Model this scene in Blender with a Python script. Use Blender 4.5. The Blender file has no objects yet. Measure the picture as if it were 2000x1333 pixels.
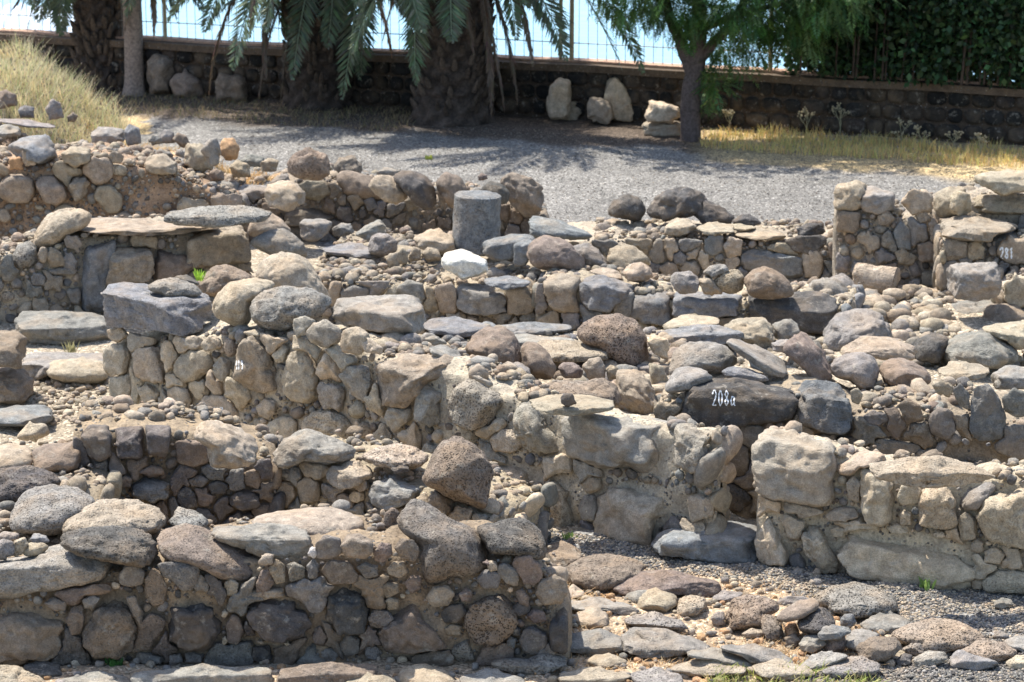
import bpy, bmesh, math, random
import numpy as np
from mathutils import Vector, Matrix
from mathutils.bvhtree import BVHTree

# ---------------------------------------------------------------- camera, sky, sun, exposure
FPX, CAMH, PITCH = 5000.0, 5.0, math.atan(1266.0 / 5000.0)
scene = bpy.context.scene
cd = bpy.data.cameras.new("camera")
cam = bpy.data.objects.new("camera", cd)
scene.collection.objects.link(cam)
scene.camera = cam
cam.location = (0, 0, CAMH)
cam.rotation_euler = (math.pi / 2 - PITCH, 0, 0)
cd.sensor_width = 36.0
cd.lens = 36.0 * FPX / 2000.0
cd.clip_start, cd.clip_end = 0.5, 20000
cd.dof.use_dof = True
cd.dof.focus_distance = 15.2
cd.dof.aperture_fstop = 5.0

SUN = Vector((-0.68, 0.73, 0)).normalized()
SUN_EL = math.radians(62)
world = bpy.data.worlds.new("World")
scene.world = world
world.use_nodes = True
nt = world.node_tree
sky = nt.nodes.new('ShaderNodeTexSky')
sky.sky_type = 'NISHITA'
sky.sun_disc = False
sky.sun_elevation = SUN_EL
sky.sun_rotation = math.atan2(SUN.x, SUN.y)
sky.dust_density = 1.6
bg = nt.nodes['Background']
nt.links.new(sky.outputs['Color'], bg.inputs['Color'])
bg.inputs['Strength'].default_value = 0.145
ld = bpy.data.lights.new("sun", 'SUN')
ld.energy = 4.3
ld.angle = math.radians(0.5)
ld.color = (1.0, 0.955, 0.88)
sun = bpy.data.objects.new("sun", ld)
scene.collection.objects.link(sun)
sdir = Vector((SUN.x * math.cos(SUN_EL), SUN.y * math.cos(SUN_EL), math.sin(SUN_EL)))
sun.rotation_euler = sdir.to_track_quat('Z', 'Y').to_euler()
sun.location = sdir * 30
scene.view_settings.view_transform = 'Standard'
scene.view_settings.look = 'None'
scene.view_settings.exposure = 1.0
scene.view_settings.gamma = 1.0
# every traced stone: wall|mode|colour|shape|options|outline|label   (no label: a stone set in the wall, part of it)
# outlines are in tenths of an enlarged crop of the photograph, crop origins in CROPS; they fix size and place of real solids on their walls
CROPS = {1: (0, 0), 2: (650, 0), 3: (1300, 0), 4: (0, 400), 5: (650, 400), 6: (1300, 400), 7: (0, 867), 8: (650, 867), 9: (1300, 867)}
STONES = {}
STONES[4] = """
G|c|T|r|p.2 d.45|18,24 20,14 27,5 35,2 44,2 52,5 50,12 40,16 33,22 25,25|large smooth boulder with pale dusty crown at left end of the pebbly room wall
G|c|G|r|p1 d.3|7,28 10,22 16,20 21,24 21,31 17,35 10,36 7,32|round pitted boulder left of the cut pillar block, as big as a football
G|c|T|r||21,28 23,23 26,24 27,29 25,33 22,32|egg shaped cobble squeezed beside the round pitted boulder
G|f|T|s|d.7|33,12 38,9 52,6 70,8 100,9 125,12 136,13 105,17 60,17 48,14
G|f|T|b|d.5|101,21 103,15 112,12 134,11 138,20 140,32 120,34 105,36 102,30
G|c|G|m|p.9 z.78 d.4|91,8 95,3 110,1 140,0 152,3 148,10 120,13 95,12|long rough basalt beam lying behind the mortared slab top of the pebbly wall
G|c|T|r|z.6|138,15 140,8 146,4 152,5 158,9 164,16 150,18 140,18|smooth brown boulder touching the right end of the long rough beam
G|c|G|r|z.5 d.4|137,21 148,15 158,13 165,17 171,23 171,31 158,32 146,26|broad grey-brown boulder with straw on its left shoulder, behind the tan block
Q|c|G|b|z.5|167,10 170,8 186,9 184,15 178,20 168,19|small squared grey block at the far corner of the rubble platform
G|f|U|b|d.4|46,22 50,19 65,20 64,28 62,40 60,60 46,60 45,45
G|f|T|b|d.35 o-.12|60,25 62,23 84,24 86,38 82,43 62,45 60,44
G|f|B|b|d.35|85,28 88,25 105,27 108,34 103,40 95,44 86,42
G|f|T|m||26,28 30,24 35,28 36,34 28,35 
G|f|G|m||35,30 40,26 43,32 42,37 36,37
G|f|G|m||36,19 43,17 46,22 43,25 37,24
G|f|G|m||27,37 33,35 43,36 42,39 30,39
G|f|G|m||17,40 22,38 26,41 24,45 18,45
O|g|G|b|d.5 z.0|9,62 12,59 56,60 61,66 62,78 20,78 13,76 8,70|long squared doorstep block with a chipped left corner, left of the middle wall
O|g|T|r|d.45 z.03|25,91 28,87 45,86 58,87 62,96 55,100 35,99 26,96|flat rounded tan stone lying in front of the doorstep block
O|g|G|s|d.6 z.0|12,86 17,82 62,83 62,92 28,93 24,98 18,99 13,94|thin grey slab between the doorstep block and the flat tan stone
O|g|B|m|d.5 z.28|-9,71 10,71 15,75 14,85 8,90 -9,92|brown squared boulder topping the pile cut off by the left edge
O|g|B|m|d.5 z.02|-9,92 10,90 15,92 19,98 19,106 12,112 -9,110|dark brown boulder at the bottom of the pile cut off by the left edge
O|g|U|s|d.5 z.05|-9,115 8,113 25,111 31,117 27,123 -9,124|bluish flat slab between left edge pile and gravelly passage
B|c|T|r|z.35|9,129 15,123 25,122 28,128 18,132 9,131|low tan cobble at the far left corner behind the dark squared stones
C|c|U|b|d.6 p.25|57,50 60,44 70,43 84,45 100,47 118,50 121,57 112,72 103,74 93,71 75,69 65,69 57,66|big bluish basalt block with a pitted hollow capping the middle wall's left end
C|c|G|r|z.86 d.3 p.4|80,46 88,42 98,41 110,45 114,51 95,53|low rough grey stone just behind the big bluish cap block
C|c|T|r|d.45 p.1|118,56 121,50 128,43 140,41 150,42 157,45 148,50 142,55 140,64 137,69 128,67 120,62|smooth boulder with dark vertical stain, first boulder right of the bluish cap block
C|c|G|r|d.5 p.5|139,58 142,51 150,47 160,45 175,47 183,50 186,54 182,60 175,65 163,69 155,71 145,69 140,64|biggest smooth oval grey boulder on the middle wall, speckled with fine pores
C|c|B|r|z.68 d.45|108,46 112,40 120,34 127,33 140,39 146,43 140,48 125,52 112,50|brown dome boulder with a green weed at its left side
C|c|T|r|z.62 d.5|141,40 148,29 155,26 165,27 173,32 182,47 185,54 172,55 157,52 146,46|large peaked boulder with pale scraped top, behind the oval grey boulder
C|c|D|b|z.85|97,40 104,39 112,44 108,47 100,45|black jagged fragment lying behind the bluish cap block
C|f|T|m||60,70 68,68 72,73 66,77 61,75
C|f|P|m||58,80 62,78 70,77 72,85 70,94 62,96 58,92
C|f|P|m||75,81 80,79 90,80 91,90 92,100 80,98 75,95
C|f|P|m||61,97 73,95 74,104 70,112 62,110
C|f|P|m||77,103 82,100 90,105 88,110 80,113
C|f|P|m||93,104 98,101 105,103 107,110 105,114 95,111
C|f|T|m||98,95 97,90 101,84 106,81 116,82 119,90 112,97 103,99
C|f|B|m|a1|131,92 133,78 140,73 146,76 150,84 155,95 154,104 145,105 135,100 130,97
C|f|T|m||158,98 160,85 167,80 173,83 177,92 177,108 172,111 162,109 158,105
C|f|P|m|a2|111,112 114,107 122,106 130,110 133,118 126,122 112,118
C|f|T|m||143,113 148,108 155,110 154,116 150,120 145,118
C|f|P|m||147,128 150,122 158,118 165,120 166,130 155,134
C|f|P|m|p.4|168,122 175,116 185,114 195,120 195,130 180,136 170,130
C|f|T|m||190,78 192,70 200,68 206,72 206,80 200,84 191,82
C|f|G|m||171,72 175,66 182,64 190,70 190,76 182,80 174,77
C|f|G|m||164,64 170,62 176,65 172,72 166,74 164,70
C|f|G|m||190,96 194,90 205,90 208,100 204,110 196,106
C|f|G|m||119,90 123,85 128,87 128,95 124,99 120,96
C|f|T|m||112,78 117,73 123,75 124,80 115,82
C|f|P|s||64,116 70,113 85,114 112,119 100,121 66,119
C|f|P|m||152,84 158,78 161,80 158,88 154,88
C|f|T|m||135,71 143,70 147,73 140,74
"""
STONES[5] = """
C|c|G|b|d.5|-3,61 2,52 15,51 45,50 50,54 52,63 51,72 40,74 22,72 8,68|sharp edged grey block with flaked front ending the middle wall's boulder row
C|f|B|m|d.45|23,89 30,86 38,83 50,84 62,84 72,88 77,95 70,99 60,100 50,103 44,110 40,114 28,112 25,100
C|f|G|m|d.4|46,112 48,103 55,100 64,102 66,108 62,115 60,122 50,120 46,117
C|f|G|r|d.45 p.8|65,112 68,103 78,96 88,99 97,101 104,108 100,115 92,118 88,122 80,125 72,125 66,120
C|f|G|m|d.4|101,120 104,110 110,107 118,112 124,120 129,128 129,138 120,141 108,137 102,130
C|f|U|b|d.45|130,120 133,114 136,113 150,115 170,118 188,121 190,130 191,142 188,150 180,153 165,146 150,147 140,143 131,140 129,128
C|f|G|b|d.4|191,124 195,122 212,125 215,128 215,145 200,150 191,145
C|c|T|s|d.4 z.78|108,108 118,106 140,106 155,108 159,113 150,117 130,118 120,117 112,114|flat ochre slab with a little dark cobble on it, behind the peaked top course
C|c|D|r|z.84|128,107 130,105 134,106 135,111 131,113 128,111|little dark cobble sitting alone on the flat ochre slab
O|g|B|r|z.6 d.45 p.6|115,104 120,99 130,98 140,99 150,96 157,99 162,108 158,114 145,112 130,111 118,110|wavy topped brown porous boulder behind the flat ochre slab
O|g|B|r|z.6 d.5 p.1|73,81 78,73 85,68 95,68 102,73 105,82 106,90 95,92 85,90 78,86|large dome shaped brown boulder split from a smaller one by a dark crack
O|g|B|r|z.55 d.4|105,80 108,76 114,77 120,82 125,92 122,98 112,97 106,92|brown boulder leaning on the right of the large dome shaped one
O|g|G|r|z.55 d.3|92,93 96,89 104,88 110,92 110,99 105,103 98,101|round grey cobble wedged below the split dome boulder
O|g|T|s|z.5 d.6 p.5|107,80 115,75 135,76 150,78 156,84 153,88 140,88 125,88 115,86|rough pale slab between the split boulder and the honeycombed boulder
O|g|B|r|z.35 d.5 p1|135,72 140,65 148,62 160,61 170,65 175,72 176,84 174,95 165,98 157,96 155,89 147,80 137,77|honeycombed brown boulder full of deep pores near the middle of the ruins
O|g|L|b|z.5|175,76 180,73 187,75 188,81 184,86 179,83|small cream limestone chip stuck beside the honeycombed boulder
O|g|R|r|z.5|125,91 128,88 134,88 140,92 139,97 130,97|reddish pitted cobble in front of the rough pale slab
O|g|T|r|z.5|139,90 143,86 149,85 152,90 152,97 143,98|olive grey upright cobble in front of the honeycombed boulder
O|g|T|r|z.5|152,92 155,89 159,91 160,97 154,98|small tan cobble in the corner under the honeycombed boulder
C|c|G|r|z.8|77,95 82,96 90,100 88,102 80,98|
C|f|T|m||14,75 20,74 28,80 27,84 18,82
C|c|G|s|z.8 d.3|53,80 60,78 70,82 74,88 66,88 56,84|dark layered flat stone behind the brown top stone of the middle wall
C|c|G|s|z.82|50,75 56,73 62,75 64,78 56,78|small grey flake right of the sharp edged grey block
Q|c|W|b|d.3 z.44|60,31 62,27 70,26 80,28 86,31 87,37 82,40 72,41 66,38 61,35|bright white limestone block lying in front of the standing column drum
Q|c|U|b|d.3 z.48|83,21 88,19 100,17 112,17 113,20 108,26 100,30 90,31 84,28|bluish oblong stone just right of the standing column drum
Q|c|U|b|z.45|101,22 108,19 112,20 112,26 108,34 101,35|upright bluish stone between the oblong one and the purple boulder
Q|c|R|r|d.4 z.42|108,28 110,21 117,17 125,18 133,22 140,30 141,36 137,40 128,37 115,36 110,34|purple brown boulder with a notch, right of the column drum
J|c|G|r|z.4 d.3|132,24 142,21 148,25 155,34 150,38 138,37|grey boulder half hidden behind the notched purple boulder
J|c|T|m|z.4 d.35|152,30 155,24 163,22 172,26 178,32 175,36 165,38 157,37|tan angular boulder right of the hidden grey one
F|c|T|r|z.48 d.3|161,38 166,33 173,32 178,36 179,40 174,43 165,43|smooth potato shaped stone on the dressed block row
F|c|T|s|z.47 d.3|142,37 150,35 160,37 162,42 152,42|flat brown flag just left of the potato shaped stone
J|c|U|s|z.46 d.35|110,9 112,6 125,9 140,14 147,18 140,20 125,19 110,18|long bluish wedge slab sloping down to the right behind the purple boulder
Q|c|T|b|z.45 d.35|45,18 55,14 67,17 69,27 55,27 47,24|tan gable shaped block just left of the column drum
Q|c|G|b|z.5|11,17 18,12 26,8 30,12 28,17 20,20|slanted dark grey chunk on the far edge of the rubble platform
Q|c|G|b|z.5|0,13 5,10 11,12 12,16 6,18 0,17|pale grey jagged stone left of the slanted dark chunk
Q|c|G|r|p.7 z.46|19,24 22,17 30,16 36,20 36,26 28,29 21,28|round pitted stone on the rubble platform left of the gable shaped block
Q|c|U|s|z.42 d.4|-8,25 0,22 15,22 28,25 28,29 18,30 0,28|thin bluish flagstone on the front of the rubble platform
Q|c|T|r|z.42|30,31 32,27 36,28 36,34 32,35|first brown cobble of a short row on the rubble platform
Q|c|T|r|z.42|36,28 39,24 42,27 41,33 37,33|second and tallest cobble of the short row on the rubble platform
Q|c|T|r|z.42|42,29 45,23 49,25 49,31 43,32|third cobble of the short row, ahead of the gable shaped block
Q|c|T|r|z.42|49,27 53,24 59,25 61,31 53,32|fourth and widest cobble of the short row, next to the column drum
Q|f|G|b|d.4|69,47 72,44 88,45 97,48 98,55 96,60 85,62 72,60 69,55
Q|f|T|b|d.4|97,46 100,42 110,42 114,46 114,58 105,61 98,60
Q|f|T|b||57,46 66,43 69,48 69,60 60,60
Q|f|G|b||36,46 42,42 50,44 52,52 48,58 38,58
Q|f|G|b||4,48 12,45 20,47 20,58 6,58
Q|c|U|s|z.42 d.35|84,41 100,40 112,43 108,46 95,47 85,45|bluish flagstone lying right of the white limestone block
F|f|T|b|d.4|118,42 125,39 138,40 139,50 137,60 122,58 118,50
F|f|U|b|d.4|138,45 143,40 150,39 160,42 170,47 168,52 157,56 155,60 142,58 138,52
F|f|G|b||156,50 168,49 168,56 166,64 157,62
F|f|U|b|d.4|167,52 170,48 189,50 190,60 188,67 175,66 167,62
O|g|N|m|z.3 d.5|158,92 170,92 178,100 183,114 178,124 166,118 158,108|mortared tan lump holding up the honeycombed boulder
O|g|T|m|z.35|176,88 184,90 188,100 184,110 178,104|tan chunk right of the mortared lump under the honeycombed boulder
O|g|U|s|z.42 d.7|48,66 55,63 75,64 90,68 88,72 70,74 55,72|broad bluish paving slab behind the sharp edged grey block
O|g|U|s|z.4 d.5|88,68 100,66 118,66 134,67 134,71 110,73 92,72|bluish paving slab in front of the dressed block row
O|g|G|s|z.5 d.4|86,74 100,72 120,74 135,74 140,77 118,78 100,79|grey paving slab behind the rough pale slab
"""
STONES[6] = """
F|f|U|b|d.4|5,50 8,48 26,49 42,50 42,62 15,64 5,63
F|f|D|b|d.5|47,52 50,49 90,49 95,55 96,67 90,72 70,71 47,66
F|c|B|r|z.48 d.4|44,42 48,36 55,34 62,37 69,42 72,51 58,53 46,51|dark brown dome boulder on the dressed block row
F|c|T|r|p.9 z.48|26,43 32,37 40,36 44,40 43,48 36,50 28,47|round honeycombed stone left of the dark brown dome boulder
F|c|G|s|z.6|20,38 25,34 33,33 36,37 26,41|grey wedge behind the round honeycombed stone
F|c|G|m|z.48|2,43 5,38 14,37 19,42 18,49 8,50|grey two toned cobble at the middle of the dressed block row
F|c|T|s|z.48|17,42 24,40 30,44 32,50 22,50|tan flat chip between the two toned cobble and honeycombed stone
O|g|G|r|z.3 d.35|79,47 82,42 90,41 98,43 103,49 103,56 99,58 90,54 82,50|smooth grey drum shaped stone behind the dark dressed block
O|g|T|r|z.3 d.3|70,46 76,43 84,44 88,50 80,52 71,51|small tan drum shaped stone peeping behind the dark dressed block
O|g|G|r|z.25 d.4|89,42 96,39 104,42 108,50 106,56 98,55 92,48|tall grey rounded stone left of the fallen pale column drum
O|g|T|r|z.1 d.35|105,58 110,51 118,50 123,54 125,62 116,64|rounded tan stone in front of the fallen pale column drum
O|g|G|r|z.25 d.6|87,78 89,68 95,61 105,58 115,58 122,63 126,70 126,77 112,79 100,84 90,86 87,82|big grey boulder with tan foot right of the dark dressed block
O|g|T|s|z.4 d.5|-2,67 8,62 25,62 33,65 25,68 0,71|tan flat topped slab in front of the dressed block row
O|g|U|b|z.35 d.5|-2,70 15,67 30,67 44,71 43,76 30,79 10,80 -2,78|bluish low block below the tan flat topped slab
O|g|T|m|z.3 d.5|31,68 40,63 55,63 60,68 60,79 52,82 42,78|tan blocky boulder in front of the dark dressed block
O|g|G|m|z.3|59,67 66,64 74,67 76,75 62,77|grey stone squeezed between tan blocky boulder and dark dressed block
O|g|G|b|z.4|59,77 68,75 75,79 70,83 60,82|small grey block behind the leaning purple stone
E|c|G|r|z.76 d.5|1,96 4,83 10,77 20,76 30,77 38,82 41,87 32,95 20,98 8,97|wide grey boulder behind the block painted 208a
E|c|G|s|z.78 d.4|32,77 38,74 50,79 65,86 69,92 65,98 55,94 48,88 40,83|long grey slab tilted down to the right behind the painted block
E|c|R|b|z.72 d.4|65,78 72,73 78,73 87,82 92,90 93,97 88,100 82,97 75,89 66,83|purple grey wedge leaning steeply behind the painted block
E|c|G|r|z.78 d.3|-1,101 5,92 13,90 22,92 28,97 20,100 8,105 0,106|small grey dome at the left end above the painted block
E|c|U|s|z.8|30,93 38,90 50,93 60,98 52,99 36,98|pale bluish flakes of stone on top behind the painted block
E|f|D|b|d.3 a3|10,112 12,104 16,99 24,97 38,97 50,99 60,102 72,104 74,112 71,120 60,121 50,122 30,126 18,126 11,122
E|f|U|m|d.45 p.2|74,104 77,99 88,98 97,101 103,112 105,125 100,128 88,127 76,122 74,115
E|c|G|r|d.4 z.7|91,89 98,84 108,82 117,85 119,92 117,103 110,104 103,98 93,96|grey brown blocky boulder with dark right side, right of the purple wedge
E|c|B|r|d.45 z.7|119,92 122,87 130,85 140,88 148,95 149,99 140,103 128,104 121,98|smooth brown oval boulder on the rear wall right of the painted block
E|c|T|m|z.5 d.4|98,86 100,78 110,73 125,74 138,78 142,87 130,88 118,86 108,86|rough tan stone with orange hollow, beneath the big grey tan-footed boulder
O|g|D|r|z.35 d.4 p.5|137,80 142,74 150,71 158,74 157,84 152,89 140,87|dark pitted boulder left of the widest boulder at right edge
O|g|G|r|z.35 d.55|153,82 156,76 165,72 175,70 185,72 193,78 199,87 185,92 165,91 154,89|widest grey boulder near the right edge, lower left side in shade
O|g|T|s|z.45 d.5|174,70 185,66 206,65 208,80 196,81 190,76|cream topped slab running out of the right edge behind the widest boulder
O|g|G|m|z.05 d.4|108,124 112,119 120,117 130,121 142,126 141,131 130,135 115,130|flat grey chunk lying between the painted wall and the pale right wall
E|f|G|m||147,118 152,113 160,115 162,126 156,131 148,128
E|f|U|m||170,118 172,103 180,100 187,110 190,120 188,130 175,132 170,126
E|f|G|m||160,104 164,99 169,105 170,115 164,112
E|f|G|m||188,108 194,103 205,105 206,116 196,119 189,115
E|f|B|m||130,112 135,108 142,112 144,120 134,122
E|f|P|r||103,104 107,102 110,106 108,112 104,110
E|f|G|m||110,118 116,115 124,117 124,122 113,123
E|f|T|m||148,100 155,98 160,101 160,106 152,106
E|c|G|b|z.6 d.5|181,95 190,90 206,92 208,103 183,103|long grey slab leaving the right edge above the painted wall's crest
E|c|T|s|z.68 d.5|150,93 158,88 175,89 182,92 178,97 160,98|uneven tan flagstone on the rear wall left of the long grey slab
K|c|G|r|z.5 d.3|168,93 174,90 180,92 178,95 170,96|
L|f|T|s|d.6|154,8 165,6 182,8 198,11 195,14 184,17 182,21 155,19
L|f|T|b||155,21 162,19 168,21 168,30 156,31
L|f|T|b||168,22 174,20 178,24 177,30 169,31
L|f|T|r|a4|185,28 187,21 195,19 207,20 208,32 192,33
O|g|G|b|z.35 d.4|156,36 160,33 185,32 188,45 186,51 175,54 162,53 157,47|upper squared grey block of the two block stack at right
O|g|G|b|z.0 d.4|157,54 186,53 188,60 184,68 178,71 158,71|lower squared grey block carrying the two block stack at right
O|g|B|r|z.1 d.35|176,62 180,56 190,55 200,57 204,66 190,69 178,69|brown boulder right of the two block stack
N|f|P|m||189,44 197,41 207,42 208,56 195,58 189,53
K|f|U|m||127,16 131,9 136,14 137,24 130,25
K|f|B|m||140,22 148,20 154,24 153,32 142,32
K|f|T|m||128,26 134,25 140,29 138,34 130,33
K|f|T|m||143,38 152,37 155,42 150,46 143,45
K|f|T|m||118,6 124,3 128,8 124,12 119,11
K|f|T|m||138,4 144,2 148,8 142,11
J|f|U|m||22,20 27,16 32,18 32,26 26,29 22,26
J|f|P|m||32,23 37,18 43,20 42,28 35,30
J|f|U|b||41,30 46,25 58,26 76,30 76,41 60,41 44,36
J|f|P|b||76,28 84,24 88,30 87,40 78,41
J|f|D|m||66,20 74,18 88,17 90,21 84,27 72,26
J|f|G|m||4,28 8,26 12,29 10,34 5,33
J|f|B|b||91,22 98,18 104,20 106,30 98,34 92,30
J|f|G|b||88,31 96,33 100,38 92,39
J|c|T|b|z.4 d.3|-1,13 4,8 13,8 18,13 10,17 0,17|angular tan cobble lying on the long low rear wall
J|c|T|s|z.42 d.5|16,13 24,10 38,11 38,16 22,17|flat tan slab right of the angular tan cobble
J|c|T|s|z.42 d.4|33,11 42,10 52,13 46,15 36,14|thin flat slab at the gravel edge of the low rear wall
J|c|T|s|z.38 d.5|36,17 48,13 60,14 70,18 60,20 44,19|large weathered flagstone capping the low rear wall
J|c|D|m|z.4|73,13 80,10 86,11 90,15 84,18 74,18|black stone at left foot of the far right wall
J|c|B|m|z.4|93,8 98,5 106,8 110,13 100,15 94,12|brown stone against the far right wall
"""
STONES[7] = """
X|c|D|r|z.5 d.5 p.7|-9,17 5,13 15,12 25,14 33,19 35,24 25,27 15,31 8,33 -9,33|dark porous boulder with a black hole, cut off by left edge behind the front wall
X|c|T|r|z.5 d.4|-9,4 5,0 15,1 19,6 18,13 8,16 -9,17|brown boulder at left edge, above the dark porous boulder
X|c|B|r|z.5 d.4|17,4 25,0 40,0 46,3 46,10 42,15 30,16 20,15|smooth oblong brown boulder beside the dark patched masonry corner
X|c|G|r|z.53 d.6 p.5|4,47 8,33 15,25 27,23 40,23 48,27 54,32 50,40 42,46 33,51 20,51 10,50|large grey dome boulder at the back left of the front wall
A|c|T|r|z.56 d.6 p.3|31,51 36,43 45,36 58,31 75,31 85,34 93,40 94,45 88,50 75,52 55,52 40,54|wide flattened sandy boulder, widest on the front wall
A|c|D|r|z.56 d.45 p.6|30,55 38,49 50,46 70,46 82,49 88,53 88,62 82,70 75,69 65,67 50,64 38,60|mossy dark boulder in front of the wide sandy one
A|c|B|r|d.5 p.3|87,56 90,48 97,45 108,45 120,50 133,52 140,57 143,64 142,72 137,78 125,76 115,71 105,67 95,66 88,62|smooth brown boulder whose right half is nearly black, overhanging the front wall
A|c|G|r|z.56 p1 d.3|94,43 99,37 108,37 115,41 117,46 108,50 97,48|small spongy grey stone behind the brown and black boulder
A|c|G|b|d.6|-9,66 15,62 30,57 45,54 60,57 64,62 63,76 40,80 20,83 8,87 -9,86|long flat topped block jutting from left edge at front wall's crest
A|c|G|r|z.55|-3,52 2,49 11,50 10,54 2,55|flattest cobble of the little heap at left edge
A|c|G|r|z.55|-6,57 2,53 8,55 8,62 0,65 -6,64|roundest cobble of the heap at left edge, above the long flat block
A|c|T|b|z.55|5,60 8,54 14,52 16,56 12,62 6,63|upright wedge cobble of the heap at left edge
A|c|T|r|z.55|12,60 16,56 24,55 28,58 22,62 14,63|pale oval cobble of the heap at left edge
A|c|U|b|z.55|16,54 19,50 26,51 28,55 20,56|bluish square cobble at the back of the left edge heap
A|c|T|r|z.59 d.5|137,46 142,41 150,38 170,36 185,35 198,38 204,45 202,52 185,53 165,52 148,51|long cream brown whaleback boulder in the middle of the front wall
A|c|G|b|z.55 d.5|114,51 120,46 140,45 165,45 173,50 175,58 173,63 168,65 150,64 142,62 130,57|dark faced squared block below the cream whaleback boulder
A|c|T|s|z.56|118,50 124,48 134,51 140,56 136,58 126,54|tan shard lying beside the dark faced squared block
A|f|G|b||88,67 95,66 110,67 112,72 108,80 102,83 98,78 90,73
A|f|G|r||66,74 70,68 76,67 81,72 79,78 72,80 67,78
A|f|B|m||81,76 85,69 90,72 93,80 92,88 86,91 81,85
A|f|G|m||106,76 112,73 117,78 116,83 109,82
A|f|G|r||176,56 182,51 190,53 192,60 185,64 177,64
A|f|T|m||191,56 196,51 204,52 205,60 198,63
A|f|B|r||179,71 184,65 195,66 200,74 199,78 185,78
A|f|R|m||143,78 146,71 151,70 153,77 150,82 143,83
A|f|T|m||150,70 154,64 159,68 159,77 154,78
A|f|G|b||160,68 164,66 170,69 170,75 162,77
A|f|G|m||171,68 175,64 178,68 177,75 172,76
A|f|W|r||172,62 173,58 176,58 177,62 175,64
A|f|P|r||144,66 147,62 152,62 152,67 147,68
A|f|T|m||125,78 129,75 133,78 132,84 127,85
A|f|D|m|d.3|183,83 190,78 200,80 206,93 203,106 190,107 182,98
A|f|N|m|d.3|-9,92 10,90 25,92 34,97 36,108 30,120 15,123 -9,121
A|f|B|m|d.3|47,105 50,92 58,84 70,84 75,92 77,105 74,115 65,120 52,119 47,113
A|f|T|m||70,86 76,85 80,95 79,104 76,100
A|f|B|m||37,98 40,91 46,90 47,98 45,106 39,107
A|f|D|m|d.3|94,90 105,87 115,84 122,88 123,105 116,115 104,116 95,110
A|f|D|m|d.3|138,90 150,87 165,87 172,93 174,102 168,108 155,111 145,108 138,98
A|f|R|r||126,101 130,94 134,97 136,105 133,112 127,111
A|f|D|m||137,98 141,103 143,107 138,107 136,103
A|f|D|b||141,114 150,112 152,120 146,123 141,120
A|f|R|m||174,106 178,101 183,108 181,113 175,112
A|f|G|m||178,116 184,113 189,118 186,122 180,121
A|f|G|m||189,112 194,106 201,109 200,117 193,119
A|f|G|s||24,89 30,86 38,88 36,93 30,93
A|f|G|m||46,87 52,84 56,86 52,92 47,92
A|f|T|s||140,82 158,80 158,86 140,86
A|f|G|m||103,117 108,116 114,118 112,122 104,122
A|f|G|m||76,116 84,117 92,119 90,123 76,122
A|f|G|m||94,118 101,117 102,122 95,124
A|f|L|r||124,94 126,92 127,95 126,97 124,97
A|f|L|r||124,109 126,107 127,110 126,112 124,112
A|f|L|r||143,110 146,109 148,111 146,112
A|f|L|r||158,111 161,110 162,112 160,113
A|f|L|r||105,100 107,99 108,101 106,102
O|g|G|b|z.0 d.4|72,128 90,125 120,124 150,124 153,128 152,136 72,136|long shaded kerb slab at the foot of the front wall, left one
O|g|B|b|z.0 d.4|154,128 165,123 190,122 210,123 213,136 155,136|brown shaded kerb slab at the foot of the front wall, right one
O|g|T|r|z.05 d.4|-9,123 10,124 25,132 30,138 -9,140|sunlit tan stone in the bottom left corner
O|g|D|s|z.0 d.3|12,124 22,121 33,123 35,130 20,131|black flat stone at the foot of the front wall, bottom left
O|g|G|s|z.0 d.3|32,131 50,128 70,129 76,137 36,137|grey bottom slab between black flat stone and long kerb slab
B|f|K|m|d.2|45,-5 50,-10 60,-10 62,-4 62,6 56,10 50,8
B|f|K|m|d.25|64,-8 80,-10 80,-2 79,8 66,8
B|f|K|b|d.2|81,-10 95,-10 95,-1 92,7 83,6
B|f|B|b||98,-1 104,-2 115,-1 116,10 108,13 99,10
B|c|T|m|d.45 z.6|106,-4 112,-12 118,-14 128,-11 140,-5 144,1 143,12 130,14 118,12 116,2|tan boulder topping the dark patched masonry behind the front wall
B|c|T|s|z.62 d.6|43,-11 48,-15 70,-15 100,-13 116,-15 110,-9 95,-7 70,-7 50,-9|thin irregular flagstone covering the dark patched masonry
B|f|B|m||77,16 84,12 90,13 92,17 84,19
B|f|B|r||66,20 70,17 74,19 73,24 68,25
B|f|G|m|d.3|73,22 84,19 95,22 94,30 84,32 74,30
B|f|D|m||99,26 104,23 109,28 110,35 102,37 99,33
B|f|G|m||105,20 112,17 117,20 113,24 107,24
B|f|D|m||116,23 121,20 128,23 126,28 118,28
B|f|D|m|d.3|128,30 134,26 144,27 145,35 136,37 129,35
B|f|B|m|d.3|47,24 56,20 66,22 67,30 56,33 48,30
B|f|B|m||136,16 142,14 146,20 144,25 137,23
B|f|D|m||134,40 139,38 142,41 138,43
P|f|G|m|d.4|153,6 158,-2 170,-8 185,-4 197,2 197,9 188,11 180,10 170,9 160,14 153,12
P|f|T|m|d.3|182,18 185,12 196,11 206,13 208,18 200,23 190,25 183,22
P|f|T|m||154,26 158,21 164,22 165,30 160,36 154,33
P|f|T|m||166,22 172,18 178,22 178,32 168,34
"""
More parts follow.
